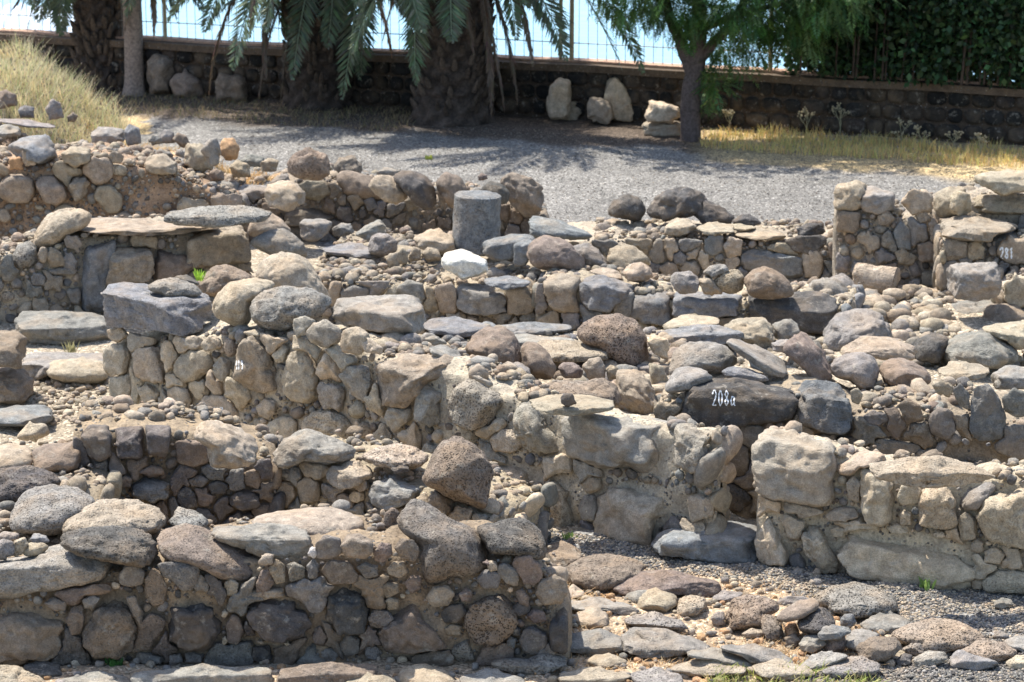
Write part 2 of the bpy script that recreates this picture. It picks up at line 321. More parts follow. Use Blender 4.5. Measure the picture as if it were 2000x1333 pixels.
STONES[8] = """
A|c|K|r|d.55 p.5|36,46 38,37 45,30 52,32 60,39 68,43 76,46 84,52 87,60 86,70 78,74 65,76 55,80 50,79 49,65 50,57 45,53 37,51|huge saddle shaped brown boulder, tallest on the front wall
A|c|B|r|z.56 p.5|28,48 29,39 33,35 37,38 37,48 34,52|small dark lobe stone tucked behind the huge saddle shaped boulder
A|c|D|r|d.45 p.9|78,46 90,44 100,41 108,42 115,47 119,54 119,66 110,64 100,62 88,62 84,55|black pitted boulder at the right end of the front wall
P|c|B|r|d.5 p.8 z.4|49,20 56,6 60,-2 70,-4 78,0 85,6 89,15 88,25 86,38 78,35 68,32 58,26 50,23|standing brown porous boulder with hollow, right end of the second wall
P|c|T|r|d.4 p.7 z.5|14,8 22,2 35,0 45,1 52,5 54,9 50,13 40,15 25,13|flat oval pitted boulder left of the standing porous boulder
P|c|D|s|z.5|32,14 38,11 43,13 42,16 35,17|small dark chip lying in front of the flat oval pitted boulder
P|f|T|m||11,24 14,20 19,21 20,25 15,27
P|f|U|m|d.35|20,28 23,21 32,19 42,22 50,26 46,31 38,35 30,37 22,34
P|f|B|r|d.3|53,31 58,25 63,26 67,31 67,38 60,41 54,36
P|f|G|r||2,29 6,27 12,31 12,36 4,36
P|f|L|r||9,29 12,26 17,27 18,31 13,33 10,32
A|f|B|m|d.3|24,106 30,98 38,88 45,85 53,92 58,105 64,114 45,117 30,116
A|f|B|r|d.3 p.8|73,100 77,88 85,82 95,82 101,90 103,100 98,108 88,113 78,110
A|f|T|r||52,86 56,80 64,79 68,84 65,90 56,91
A|f|D|m||60,95 65,90 73,89 75,94 70,100 63,100
A|f|R|m||70,84 74,80 78,83 77,88 72,88
A|f|G|r||80,76 84,71 90,70 94,74 92,80 84,81
A|f|G|r||91,69 96,66 101,69 104,74 103,80 97,78 93,74
A|f|R|r||100,66 104,62 110,63 116,67 117,74 113,79 107,76 102,72
A|f|T|m||113,84 115,77 124,73 130,77 131,84 127,89 118,90
A|f|R|m||102,83 106,80 110,86 109,91 104,89
A|f|R|m||108,96 112,92 118,94 119,99 112,100
A|f|G|m||104,110 106,104 112,102 119,106 120,114 114,118 107,117
A|f|D|b|d.3|121,105 122,98 128,91 131,94 131,117 122,116
A|f|D|r||100,104 103,102 105,104 104,107 101,107
A|f|U|r||97,110 99,107 102,109 101,114 98,113
A|f|T|r|d.3|4,57 8,51 15,50 22,55 22,61 17,64 8,63
A|f|R|m||23,60 27,55 33,56 33,62 28,66 23,65
A|f|B|m||34,58 38,53 45,54 49,60 46,66 38,64
A|f|T|r||30,70 34,66 40,66 42,72 37,75 31,73
A|f|G|m||13,69 18,66 25,68 25,74 18,75
A|f|R|m||40,78 44,73 49,74 49,81 44,84
A|f|T|m||26,80 30,77 36,78 37,83 30,86
A|f|T|r||29,88 32,85 37,87 36,92 31,93
A|f|G|m||20,97 24,92 31,93 34,98 28,103 21,102
A|f|P|r||86,68 88,65 91,66 92,70 88,71
A|f|T|m||62,103 67,100 72,102 71,107 64,107
A|f|G|m||18,114 24,112 28,117 24,121 18,119
A|f|R|r||84,66 86,65 88,66 87,68
A|c|T|r|z.54|93,66 96,63 100,63 100,66 96,67|small smooth pebble stone perched right of the huge saddle shaped boulder
C|f|P|m|d.3|88,20 92,13 103,11 112,15 113,20 108,28 100,30 92,26
C|f|P|m|d.35 p.5|118,25 122,18 130,16 137,18 138,28 137,42 132,48 125,48 119,38
C|f|T|m||139,22 142,18 150,19 150,25 144,28 140,26
C|f|G|m||137,36 140,29 146,28 148,34 146,43 139,43
C|f|P|m|d.4|147,32 150,25 157,22 170,24 180,24 190,26 197,30 196,38 185,44 178,48 177,58 160,56 148,52 145,45 148,38
C|f|T|b||198,30 205,28 213,32 212,40 200,44
C|f|P|m||88,-3 93,-8 103,-7 108,0 100,5 90,4
C|f|G|m||93,36 97,33 100,36 99,41 94,41
C|f|G|m||109,44 115,40 118,45 118,52 111,50
O|g|B|s|z.0 d.4|119,57 128,54 136,58 141,64 130,70 120,68|reddish brown flat rock at the gravel, touching the front wall's right end
O|g|B|r|z.0 d.5 p.4|127,74 130,68 140,63 155,61 170,64 177,69 170,74 160,80 150,83 140,82 133,79|large turtle backed boulder at the gravel edge beyond the front wall
O|g|G|r|z.0 d.3|162,87 165,82 172,80 178,82 176,88 168,90|grey cobble left of the pointed tan cobble
O|g|T|r|z.0 d.35|169,92 172,84 180,80 192,85 193,90 186,94 175,95|pointed tan cobble in front of the pink brown slab rock
O|g|G|s|z.0 d.5|130,106 150,103 166,110 161,117 145,118 130,116|flat grey paving slab touching the corner of the front wall
O|g|G|s|z.0 d.6|160,107 165,102 185,103 200,108 216,115 190,119 172,120 162,117|big five sided paving slab in the middle of the ruined pavement
O|g|T|s|z.0 d.4|133,97 139,92 148,91 154,96 153,102 140,103|sandy rounded flag between two grey paving slabs
O|g|G|s|z.0 d.5|130,89 145,86 160,88 173,93 165,97 150,92 132,94|thin grey flag along the foot of the front wall's end
O|g|T|s|z.0 d.3|130,82 134,78 141,83 140,86 131,87|pale triangular stone at the corner of the front wall
O|g|G|s|z.0 p.8 d.4|160,100 168,95 182,95 195,99 200,105 186,103 170,102|spongy flat grey rock behind the five sided paving slab
O|g|T|r|z.0 d.3|141,122 145,118 155,117 165,121 163,125 148,126|low tan cobble in front of the paving slab by the front wall
O|g|G|m|z.0 d.4 p.5|85,123 95,119 110,120 118,116 130,118 132,124 120,129 100,129|grey pitted kerb rock below the right end of the front wall
O|g|T|r|z.0 d.4|35,134 38,125 50,123 62,126 70,133 68,138 40,138|smooth tan stone at bottom edge, centre left
O|g|G|s|z.0 d.4|70,130 85,126 100,129 112,133 100,138 74,138|grey flat stone at bottom edge, right of the smooth tan one
O|g|T|r|z.0|5,134 15,129 32,129 37,134 30,138 8,138|broad tan stone at bottom edge under the brown kerb slab
O|g|T|s|z.0 d.4|124,129 140,125 165,127 168,131 150,135 128,134|sandy flat slab at the bottom edge right of the grey pitted kerb rock
O|g|G|s|z.0 d.4 p.5|165,128 180,125 195,129 196,136 170,137|spongy grey slab at the bottom edge, near the weeds
O|g|T|r|z.0|165,126 172,123 178,126 174,129|
"""
STONES[9] = """
O|g|R|r|z.0 d.55|-33,80 -20,71 0,70 15,73 30,77 35,82 26,87 12,85 0,84 -15,85 -30,86|pink brown slab rock, widest stone beside the gravel lane
O|g|T|r|z.0 d.3 p.5|5,92 8,86 15,84 22,86 24,92 18,96 6,97|round rough tan cobble right of the pointed tan cobble
O|g|B|m|z.0 d.4 p.9|33,98 36,87 45,84 55,85 63,88 64,93 58,96 55,102 45,103 36,104|rugged cavity ridden brown rock in the stone heap by the gravel
O|g|G|s|z.0 d.3|25,86 32,82 44,83 40,87 30,89|low grey stone left behind the rugged cavity ridden rock
O|g|G|b|z.0|25,97 29,94 33,95 33,101 27,101|small dark block touching the left of the rugged cavity ridden rock
O|g|B|r|z.12 d.3|61,97 66,92 75,87 84,86 86,91 78,97 68,100 62,99|oblong brown stone lying across the stone heap
O|g|D|r|z.08 d.35 p1|73,102 75,95 82,91 90,92 95,99 93,106 82,107 75,105|black spongy ball shaped stone on the front of the heap
O|g|B|m|z.0 d.3 p.7|53,99 55,95 60,96 65,101 66,108 58,110 54,105|upright knobbly brown stone left in the heap
O|g|O|r|z.02 d.25|66,103 68,99 73,100 75,106 72,108 67,108|orange cobble under the black spongy ball
O|g|G|r|z.0 d.55 p1|82,87 90,80 105,77 120,80 130,88 130,95 118,96 105,98 92,94 85,91|broad mound shaped honeycomb rock rising from the gravel
O|g|U|r|z.03|97,98 100,95 105,95 107,100 103,103 98,102|bluish smooth cobble at the foot of the mound shaped honeycomb rock
O|g|U|m|z.08 d.25|85,106 88,102 102,102 104,105 97,109 86,110|bluish brick shaped cobble in front of the heap
O|g|G|s|z.0 d.4|107,101 115,96 128,95 138,99 130,105 115,107|flat grey flagstone between two honeycombed mound rocks
O|g|N|r|z.0 d.6 p.8|123,107 135,101 150,97 165,99 175,105 179,111 165,115 150,118 138,113 125,110|largest low tan rock pocked with dark pores, lower right
O|g|G|r|z.02 d.35|99,113 102,105 110,103 120,106 117,113 106,116|smooth grey oval stone leaning on the tilted brown block
O|g|B|m|z.0 d.4|106,113 115,108 128,108 132,113 128,119 115,123 108,119|tilted brown block at the front of the heap by the bottom gravel
O|g|B|r|z.0|88,114 93,107 100,106 101,114 96,117 90,117|brown cobble left behind the smooth grey oval stone
O|g|G|r|z.0 p.9|131,115 138,111 147,112 150,117 140,119|grey spongy cobble right of the tilted brown block
O|g|G|b|z.0 d.3|138,120 145,116 157,116 158,120 150,125 140,126|faceted grey block beneath the largest low tan rock
O|g|N|r|z.0 d.4 p.8|161,116 175,109 190,111 198,118 185,122 168,121|reddish pocked flat rock in the lower right
O|g|U|b|z.0 d.4|158,121 163,115 172,118 188,122 180,126 160,126|bluish split rock before the reddish pocked one
O|g|G|r|z.0|153,115 156,112 160,114 159,117 155,117|small grey cobble between faceted block and bluish split rock
O|g|G|r|z.0|182,108 185,104 191,106 192,109 186,110|single dark cobble on the gravel in the lower right
O|g|G|s|z.0 d.5|187,111 195,107 208,108 208,117 195,115|grey slab leaving the right edge in the lower right
O|g|P|s|z.0|189,122 196,118 208,119 208,126 192,126|pale stone at the right edge, bottom corner
O|g|G|s|z.0 d.4|74,125 80,119 92,116 104,118 97,122 84,127|grey leaf shaped slab between the weeds and the tilted brown block
O|g|G|s|z.0 d.4 p.5|85,127 95,121 110,118 120,123 118,129 95,131|grainy low grey rock at the bottom, right of the weeds
O|g|G|s|z.0 d.4|10,116 25,114 45,119 52,123 44,126 28,121 14,120|narrow grey paving slab in front of the heap
O|g|G|s|z.0 d.4|25,113 45,112 62,115 73,122 66,125 50,122 38,117|crooked grey paving slab right behind the narrow one
O|g|T|s|z.0 d.5|0,126 12,121 30,120 50,127 35,130 10,130|tan paving slab split by a crack near the bottom weeds
O|g|T|s|z.0 d.4|47,123 60,121 78,124 85,129 70,132 52,130|sandy paving slab beside the bottom weeds
O|g|G|b|z.0|183,88 188,86 193,87 195,90 188,92 183,91|lonely small grey stone lying on the gravel lane at right
O|g|G|r|z.0|70,72 74,69 77,70 77,73 72,74|small dark stone at the foot of the pale right wall
O|g|T|r|z.0|82,72 84,69 87,71 86,74 83,74|small tan stone at the foot of the pale right wall, beside a dark one
O|g|U|b|z.0 d.6|-8,52 2,47 15,45 30,43 52,45 54,52 54,66 35,67 15,65 -8,61|broad bluish doorstep slab between the middle wall and the pale right wall
O|g|T|r|z.0|20,99 24,95 26,98 24,101|
O|g|G|r|z.0|62,88 68,85 78,85 82,88 74,91 64,91|pale grey flat cobble behind the oblong brown stone
O|g|G|m|z.0|74,112 78,107 88,107 90,112 82,117 76,116|rough grey stone under the bluish brick shaped cobble
O|g|B|m|z.0|66,108 72,106 76,110 72,113 67,112|small brown stone under the orange cobble
O|g|G|r|z.0|118,96 122,93 127,94 127,97 121,98|small grey lobe at the right foot of the honeycomb mound rock
O|g|T|s|z.0|42,106 48,103 55,104 55,108 44,108|thin tan flag left of the upright knobbly stone
O|g|D|m|z.0|128,121 133,117 138,118 137,123 130,124|dark stone in the gap right of the tilted brown block
D|f|G|b|d.45|48,12 49,3 55,-8 70,-7 93,-2 95,5 94,20 93,33 85,35 70,32 55,30 50,25
D|c|T|r|d.3|94,14 98,8 108,4 120,4 124,8 118,12 108,14 104,18 96,17|knuckle shaped tan stone right of the great pale corner block
D|c|T|m|d.5 z.72|112,12 118,9 135,8 150,7 170,10 180,14 184,20 170,24 150,24 130,24 118,20|long grainy brown slab along the top of the pale right wall
D|f|P|m|d.35|108,12 120,10 127,14 128,28 127,42 120,46 112,45 109,35
D|f|T|r||129,30 132,23 140,22 143,27 141,33 132,34
D|f|T|b|d.35|141,32 144,20 152,19 158,22 162,32 163,45 155,48 142,45
D|c|G|r|d.35|162,33 165,24 175,18 183,18 186,23 181,30 175,36 165,38|smooth grey bean shaped boulder on the pale right wall
D|f|T|r|d.45|174,40 176,33 183,27 195,23 208,24 210,60 190,57 178,52
D|f|L|m|d.35|96,56 100,50 112,48 125,51 140,51 158,54 170,59 172,70 171,81 155,82 140,80 125,78 105,75 99,68 97,60
D|f|P|m|d.3|50,55 53,42 57,37 64,42 67,52 70,63 65,69 55,68 51,62
D|f|P|m|d.3|76,52 80,42 85,40 90,48 94,58 97,70 88,72 78,62
D|f|G|m||89,40 94,36 106,36 108,41 100,43 90,43
D|f|P|m||130,40 133,37 137,39 137,45 131,46
D|f|P|m||123,47 128,44 135,46 136,50 126,50
D|f|T|m||163,42 168,38 173,42 173,53 165,54
D|f|L|b||149,50 152,48 156,49 156,52 150,52
D|f|P|m||177,76 184,71 195,70 205,73 206,83 178,83
D|f|T|m||171,77 174,74 177,77 176,81 172,81
D|f|G|m||170,57 173,53 177,55 177,60 171,60
D|f|T|m||92,48 96,45 100,48 99,52 94,52
D|f|G|m||101,22 105,18 109,22 108,33 102,31
D|f|P|m||178,60 184,57 190,62 186,67 178,66
E|f|D|b||94,3 96,-4 108,-4 108,4 100,5
E|f|G|s||112,3 118,-3 135,-1 143,2 140,7 118,7
E|c|T|r|z.3|157,7 160,1 165,2 167,8 160,10|olive cobble behind the long grainy slab of the pale right wall
E|c|G|s|z.3 d.4|165,5 172,0 182,3 184,10 172,10|dark grey slab behind the pale right wall
E|c|G|b|z.3|181,9 184,6 195,8 193,19 184,18|squared dark block behind the bean shaped boulder
E|c|G|m|z.3|192,16 194,11 208,9 208,22 194,21|grey stone at the right edge behind the pale right wall
E|f|B|b||27,0 40,-1 46,2 46,18 28,16
E|f|D|m||28,24 38,22 44,26 50,32 40,38 28,34
"""
STONES[3] = """
K|c|T|b|d.3|94,106 96,103 108,101 113,103 110,115 106,118 94,117|squared tan block at the left top corner of the far right wall
K|c|G|b|d.3|109,106 115,104 128,108 128,117 118,120 108,117|rough grey block second from left on top of the far right wall
K|c|T|r|d.35|149,116 150,108 158,104 168,105 166,114 162,121 155,122 150,120|tan upright boulder with shaded left flank on the far right wall
K|f|P|m||131,113 136,107 145,106 149,110 148,118 138,120
K|c|P|m|z.75|158,110 163,106 170,108 171,118 164,121 159,118|pale grey chunk right of the tan upright boulder
K|c|T|m|d.4|169,112 175,107 190,108 206,109 208,118 190,121 172,119|broad tan stone on the far right wall at right edge
K|c|P|s|d.4 z.95|171,98 178,96 205,95 208,107 185,108 173,102|cream flat capstone, highest stone of the far right wall
K|c|B|m|z.6 d.3|176,120 180,114 190,114 198,120 196,125 182,125|dark hollow brown stone under the broad tan stone at right
J|c|D|r|z.45 d.4|-12,120 -6,110 0,106 10,104 20,107 24,112 22,118 14,121 0,124|black and grey boulder group member with bleached top at the gravel edge
J|c|D|m|z.42|15,120 20,111 30,115 39,121 36,126 22,126|black jagged stone right of the bleached top boulder
J|c|D|s|z.42|36,124 42,120 50,121 54,125 46,127|low black stone at the right end of the black group
O|g|L|s|z.0 d.3|61,68 64,65 75,67 88,70 86,73 64,72|long pale cut stone lying in the dry grass
O|g|L|m|z.0|18,62 20,57 23,57 24,62 22,66|small pale stone right of the forked tree trunk
"""
STONES[2] = """
I|c|B|r|d.35|1,101 3,96 10,95 20,98 28,104 30,111 20,113 8,109|low brown boulder, leftmost of the row beside the gravel slope
I|c|T|r|d.3 z.45|19,104 24,98 32,98 40,103 42,111 36,114 28,112|tan oval boulder, second of the row beside the gravel slope
I|c|D|r|d.4 z.4|33,100 36,96 44,95 52,98 57,105 58,114 53,118 46,114 40,107|dark slanted boulder, third of the row beside the gravel slope
I|c|B|r|d.35 z.4|57,102 62,96 70,98 75,106 74,114 68,118 62,112|brown upright boulder, fourth of the row beside the gravel slope
I|c|G|m|z.45|76,107 80,104 86,105 87,112 78,113|small grey stone behind the left shoulder of the column drum
I|c|D|r|z.45 d.3|82,105 88,101 95,103 99,108 97,114 88,115|dark rounded boulder just above the column drum
I|c|B|m|d.35 z.25|93,100 99,96 110,99 117,104 118,112 115,121 108,122 100,115 94,105|large slanting block at the right end of the row, behind the column drum
I|c|B|r|z.42|0,93 4,88 12,88 17,93 15,98 2,98|brown dome boulder right of the round hollowed stone
I|c|R|r|z.55|81,99 83,97 86,98 86,100 82,101|tiny red brown stone above the dark rounded boulder
I|c|G|s|z.42|24,96 29,94 38,95 36,98 26,98|grey flat stone at the foot of the gravel slope
J|c|D|r|z.42 d.35|153,118 156,112 165,108 172,111 175,118 172,124 165,123 155,121|black brown boulder left of the bleached top boulder
I|f|T|m||8,110 14,108 18,113 12,118
I|f|U|m||17,112 22,110 26,116 20,118
I|f|T|m||40,112 46,110 48,116 42,118
I|f|T|m||58,105 63,103 65,112 60,116
O|g|L|b|z.05 d.3|119,60 121,48 126,43 133,45 133,55 132,66 121,66|left upright limestone block leaning against the garden wall
O|g|P|b|z.0 d.3|119,61 122,56 138,56 140,63 136,67 122,67|squat limestone block in front of the left upright one
O|g|T|b|z.0 d.3|142,58 144,54 150,55 156,58 157,66 152,70 142,66|tilted brown limestone block between the two upright ones
O|g|L|m|z.02 d.3|151,54 153,45 157,42 162,46 168,55 169,62 168,68 158,68 152,62|tall pointed limestone slab leaning against the garden wall
O|g|L|s|z.18 d.3|174,64 177,58 184,57 193,60 194,66 185,68 175,68|upper slab of the pale stone pair left of the forked tree
O|g|P|b|z.0 d.3|172,69 180,67 194,68 195,76 174,76|lower block of the pale stone pair left of the forked tree
O|g|L|b|z.1|95,54 96,51 102,52 107,54 106,59 95,58|pale stone in shade right of the middle palm
"""
STONES[1] = """
I|c|B|r|d.35 p.6 a5 z.72|160,92 163,86 172,84 181,85 184,90 184,98 178,101 168,100 162,98|round hollowed basalt stone with a knob in its dish, on the mortar stump
I|c|T|m|d.4 z.4|147,111 149,103 158,101 166,103 171,108 170,114 160,117 150,115|tan and grey boulder at the foot of the mortar stump
I|c|G|m|d.35 z.3|111,105 114,101 133,101 134,110 130,115 115,113|oblong grey block with rounded corners left of the mortar stump
I|c|G|s|d.35 z.35|132,106 136,103 150,104 150,110 140,113 133,111|flat grey stone between the oblong block and the mortar stump
I|c|G|m|z.5|150,102 155,98 161,97 162,102 156,105|grey leaning stone at left of the round hollowed stone
I|f|T|m||165,104 172,101 182,102 185,108 176,112 168,110
I|f|B|m|d.35|157,119 165,116 180,117 188,121 180,126 160,126
H|c|U|m|d.5|3,82 12,77 26,75 30,80 32,88 22,92 10,88|big bluish ridge backed boulder on top of the earthen wall at left
H|f|N|r|d.35|0,103 3,97 12,96 19,99 20,108 16,113 5,113 0,110
H|f|N|r|d.35|20,104 22,98 30,97 36,103 38,110 33,115 25,113
H|f|T|m|d.3|38,105 41,99 48,98 51,102 48,109 42,113
H|f|T|m|d.3|34,86 40,82 50,83 50,90 42,93 36,91
H|c|T|m|d.35|80,92 83,87 92,86 99,91 99,97 90,98 82,96|grey stone with smooth tan belly on the right part of the earthen wall
H|f|T|m||60,87 64,84 69,87 68,91 63,91
H|c|G|r|z.8|82,79 85,75 91,76 92,80 86,81|oval grey cobble right of the pale lump on the earthen wall
H|c|G|r|z.82|88,76 92,72 97,74 98,80 92,80|grey cobble behind the oval grey cobble
H|c|B|r|z.78|96,78 99,74 104,76 107,82 102,83|dark brown cobble right of the grey cobble pair
H|c|T|m|d.3|102,92 104,82 112,80 118,84 119,94 112,96|tall tan rounded stone on the right shoulder of the earthen wall
H|c|G|m|z.72|112,84 116,78 121,77 123,84 122,92 118,93|grey slanted stone between tall tan stone and orange brown boulder
H|c|O|r|d.3 z.7|122,84 124,78 130,77 134,83 132,89 126,90|orange brown round boulder by the dry grass patch
H|c|G|b|d.35 z.78|50,75 55,71 69,72 70,79 62,81 52,81|grey squared block below the grassy bank
H|c|U|b|z.78|69,74 72,69 78,72 79,80 71,82|bluish block right of the grey squared block below the bank
H|c|G|s|d.5 z.78|-4,72 4,69 11,71 12,76 -4,77|grey flat stone at the left edge below the grassy bank
H|c|G|s|d.5 z.8|-4,67 8,66 22,68 35,71 24,72 8,70|long thin flagstone below the grassy bank
H|c|T|r|z.75|56,79 59,77 62,79 62,82 57,83|pale lump of mortar on top of the earthen wall
H|f|T|m||12,84 18,86 20,92 14,93
H|f|O|r||5,90 10,88 13,91 11,94 6,94
H|c|T|b|z.35 d.3|82,106 88,103 95,104 97,112 88,116 84,113|tan squared stone at the low right end of the earthen wall
H|c|T|m|z.5|128,93 132,89 139,92 140,99 130,99|tan stone right of the low end of the earthen wall
H|c|G|m|z.5|133,90 140,86 148,88 147,93 138,93|grey low stone near the gravel slope foot
H|c|T|s|z.5|145,91 150,88 156,90 154,96 146,96|tan flat stone left of the round hollowed stone
H|c|B|r|z.55|116,97 120,94 125,96 125,101 118,101|
O|g|G|m|z.85|25,61 29,55 34,58 36,66 28,67|grey stone bedded in the soil of the grassy bank
O|g|U|m|z.85|10,61 14,59 19,60 19,66 11,66|bluish stone low on the grassy bank
O|g|B|m|z.9|-3,52 3,50 9,53 10,59 0,61|dark stone at the left edge of the grassy bank
O|g|B|r|z.82|38,65 41,63 43,65 42,68 38,68|small brown cobble at the right foot of the bank
O|g|B|m|z.0 d.3|82,34 86,30 93,31 97,35 95,53 84,54|tall brown cut stone in shade right of the wooden pole
O|g|B|r|z.0 d.3|94,46 98,41 106,41 112,45 114,54 98,55|rounded brown rock in shade beside the tall brown cut stone
O|g|B|m|z.0 d.3|120,46 123,42 135,42 138,46 138,57 121,57|squat brown rock in shade under the palm fronds
"""
# ---------------------------------------------------------------- pixel <-> world (photo pixels, 2000 x 1333)
CP, SP = math.cos(PITCH), math.sin(PITCH)
FWD, RGT, UPV = np.array([0, CP, -SP]), np.array([1.0, 0, 0]), np.array([0, SP, CP])
CAM = np.array([0, 0, CAMH])
def ray(px, py):
    return FWD + (px - 1000) / FPX * RGT + (666.5 - py) / FPX * UPV
def at_z(px, py, z=0.0):
    d = ray(px, py); return CAM + d * ((z - CAMH) / d[2])
def at_y(px, py, y):
    d = ray(px, py); return CAM + d * (y / d[1])
def to_px(P):
    Q = np.atleast_2d(P) - CAM
    dep = Q @ FWD
    return np.stack([1000 + FPX * (Q @ RGT) / dep, 666.5 - FPX * (Q @ UPV) / dep], 1), dep
def from_px(px, dep):
    return CAM + dep[:, None] * (FWD + ((px[:, 0] - 1000) / FPX)[:, None] * RGT + ((666.5 - px[:, 1]) / FPX)[:, None] * UPV)

# ---------------------------------------------------------------- noise
_T = np.random.RandomState(7).rand(4096)
def vnoise(p):
    i = np.floor(p).astype(np.int64); f = p - i; f = f * f * (3 - 2 * f)
    r = 0
    for a in (0, 1):
        for b in (0, 1):
            for c in (0, 1):
                h = ((i[:, 0] + a) * 73856093 ^ (i[:, 1] + b) * 19349663 ^ (i[:, 2] + c) * 83492791) & 4095
                w = (f[:, 0] if a else 1 - f[:, 0]) * (f[:, 1] if b else 1 - f[:, 1]) * (f[:, 2] if c else 1 - f[:, 2])
                r = r + w * _T[h]
    return r * 2 - 1
def fbm(p, o=3):
    r, a = 0, 1.0
    for k in range(o):
        r = r + a * vnoise(p * (2.03 ** k) + 17.3 * k); a *= 0.5
    return r

# ---------------------------------------------------------------- meshes and tags
_ico = {}
def ico(n):
    if n not in _ico:
        bm = bmesh.new(); bmesh.ops.create_icosphere(bm, subdivisions=n, radius=1)
        V = np.array([v.co[:] for v in bm.verts]); V /= np.linalg.norm(V, axis=1)[:, None]
        F = np.array([[v.index for v in f.verts] for f in bm.faces]); bm.free()
        _ico[n] = (V, F)
    return _ico[n]
def mesh_from(name, V, F, mat, smooth=True, col=None, loc=(0, 0, 0)):
    me = bpy.data.meshes.new(name)
    V = np.asarray(V, dtype=np.float32) - np.array(loc, dtype=np.float32)
    me.vertices.add(len(V)); me.vertices.foreach_set('co', V.ravel())
    F = np.asarray(F, dtype=np.int32); k = F.shape[1]
    me.loops.add(F.size); me.loops.foreach_set('vertex_index', F.ravel())
    me.polygons.add(len(F))
    me.polygons.foreach_set('loop_start', np.arange(len(F), dtype=np.int32) * k)
    me.polygons.foreach_set('use_smooth', np.full(len(F), smooth))
    me.update(calc_edges=True)
    if col is not None:
        a = me.color_attributes.new('col', 'FLOAT_COLOR', 'POINT')
        a.data.foreach_set('color', np.concatenate([col, np.ones((len(col), 1))], 1).astype(np.float32).ravel())
    me.materials.append(mat)
    o = bpy.data.objects.new(name, me); o.location = loc
    scene.collection.objects.link(o)
    return o
def child(o, parent):
    o.parent = parent
    o.location = Vector(o.location) - Vector(parent.location)
    return o
def empty(name, loc):
    o = bpy.data.objects.new(name, None); o.location = loc; o.empty_display_size = 0.1
    scene.collection.objects.link(o); return o
def tag(o, label=None, cat=None, group=None, kind=None):
    if label: o['label'] = label
    if cat: o['category'] = cat
    if group: o['group'] = group
    if kind: o['kind'] = kind
    return o
class Heap:
    "collects many small solids into one mesh"
    def __init__(s): s.V, s.F, s.C, s.n = [], [], [], 0
    def add(s, V, F, c):
        s.V.append(V); s.F.append(F + s.n); s.n += len(V)
        c = np.asarray(c, float); s.C.append(np.broadcast_to(c, (len(V), 3)) if c.ndim == 1 else c)
    def build(s, name, mat, smooth=True, loc=(0, 0, 0)):
        return mesh_from(name, np.concatenate(s.V), np.concatenate(s.F), mat, smooth, np.concatenate(s.C), loc)

# ---------------------------------------------------------------- materials
def new_mat(name):
    m = bpy.data.materials.new(name); m.use_nodes = True
    t = m.node_tree; b = t.nodes['Principled BSDF']
    return m, t, b
def N(t, kind, **kw):
    n = t.nodes.new(kind)
    for k, v in kw.items():
        if k in n.inputs: n.inputs[k].default_value = v
        else: setattr(n, k, v)
    return n
def ramp(t, fac, stops):
    r = t.nodes.new('ShaderNodeValToRGB'); e = r.color_ramp.elements
    while len(e) > 1: e.remove(e[-1])
    e[0].position, e[0].color = stops[0][0], (*stops[0][1], 1) if not np.isscalar(stops[0][1]) else (stops[0][1],) * 3 + (1,)
    for p, c in stops[1:]:
        x = e.new(p); x.color = (*c, 1) if not np.isscalar(c) else (c, c, c, 1)
    t.links.new(fac, r.inputs[0]); return r.outputs[0]
def mix(t, mode, fac, a, b):
    n = t.nodes.new('ShaderNodeMix'); n.data_type = 'RGBA'; n.blend_type = mode
    for i, v in ((0, fac), (6, a), (7, b)):
        if hasattr(v, 'links'): t.links.new(v, n.inputs[i])
        elif i == 0: n.inputs[0].default_value = v
        else: n.inputs[i].default_value = (*v, 1)
    return n.outputs[2]
def mth(t, op, a, b=0.0, clamp=False):
    n = t.nodes.new('ShaderNodeMath'); n.operation = op; n.use_clamp = clamp
    for i, v in ((0, a), (1, b)):
        if hasattr(v, 'links'): t.links.new(v, n.inputs[i])
        else: n.inputs[i].default_value = v
    return n.outputs[0]
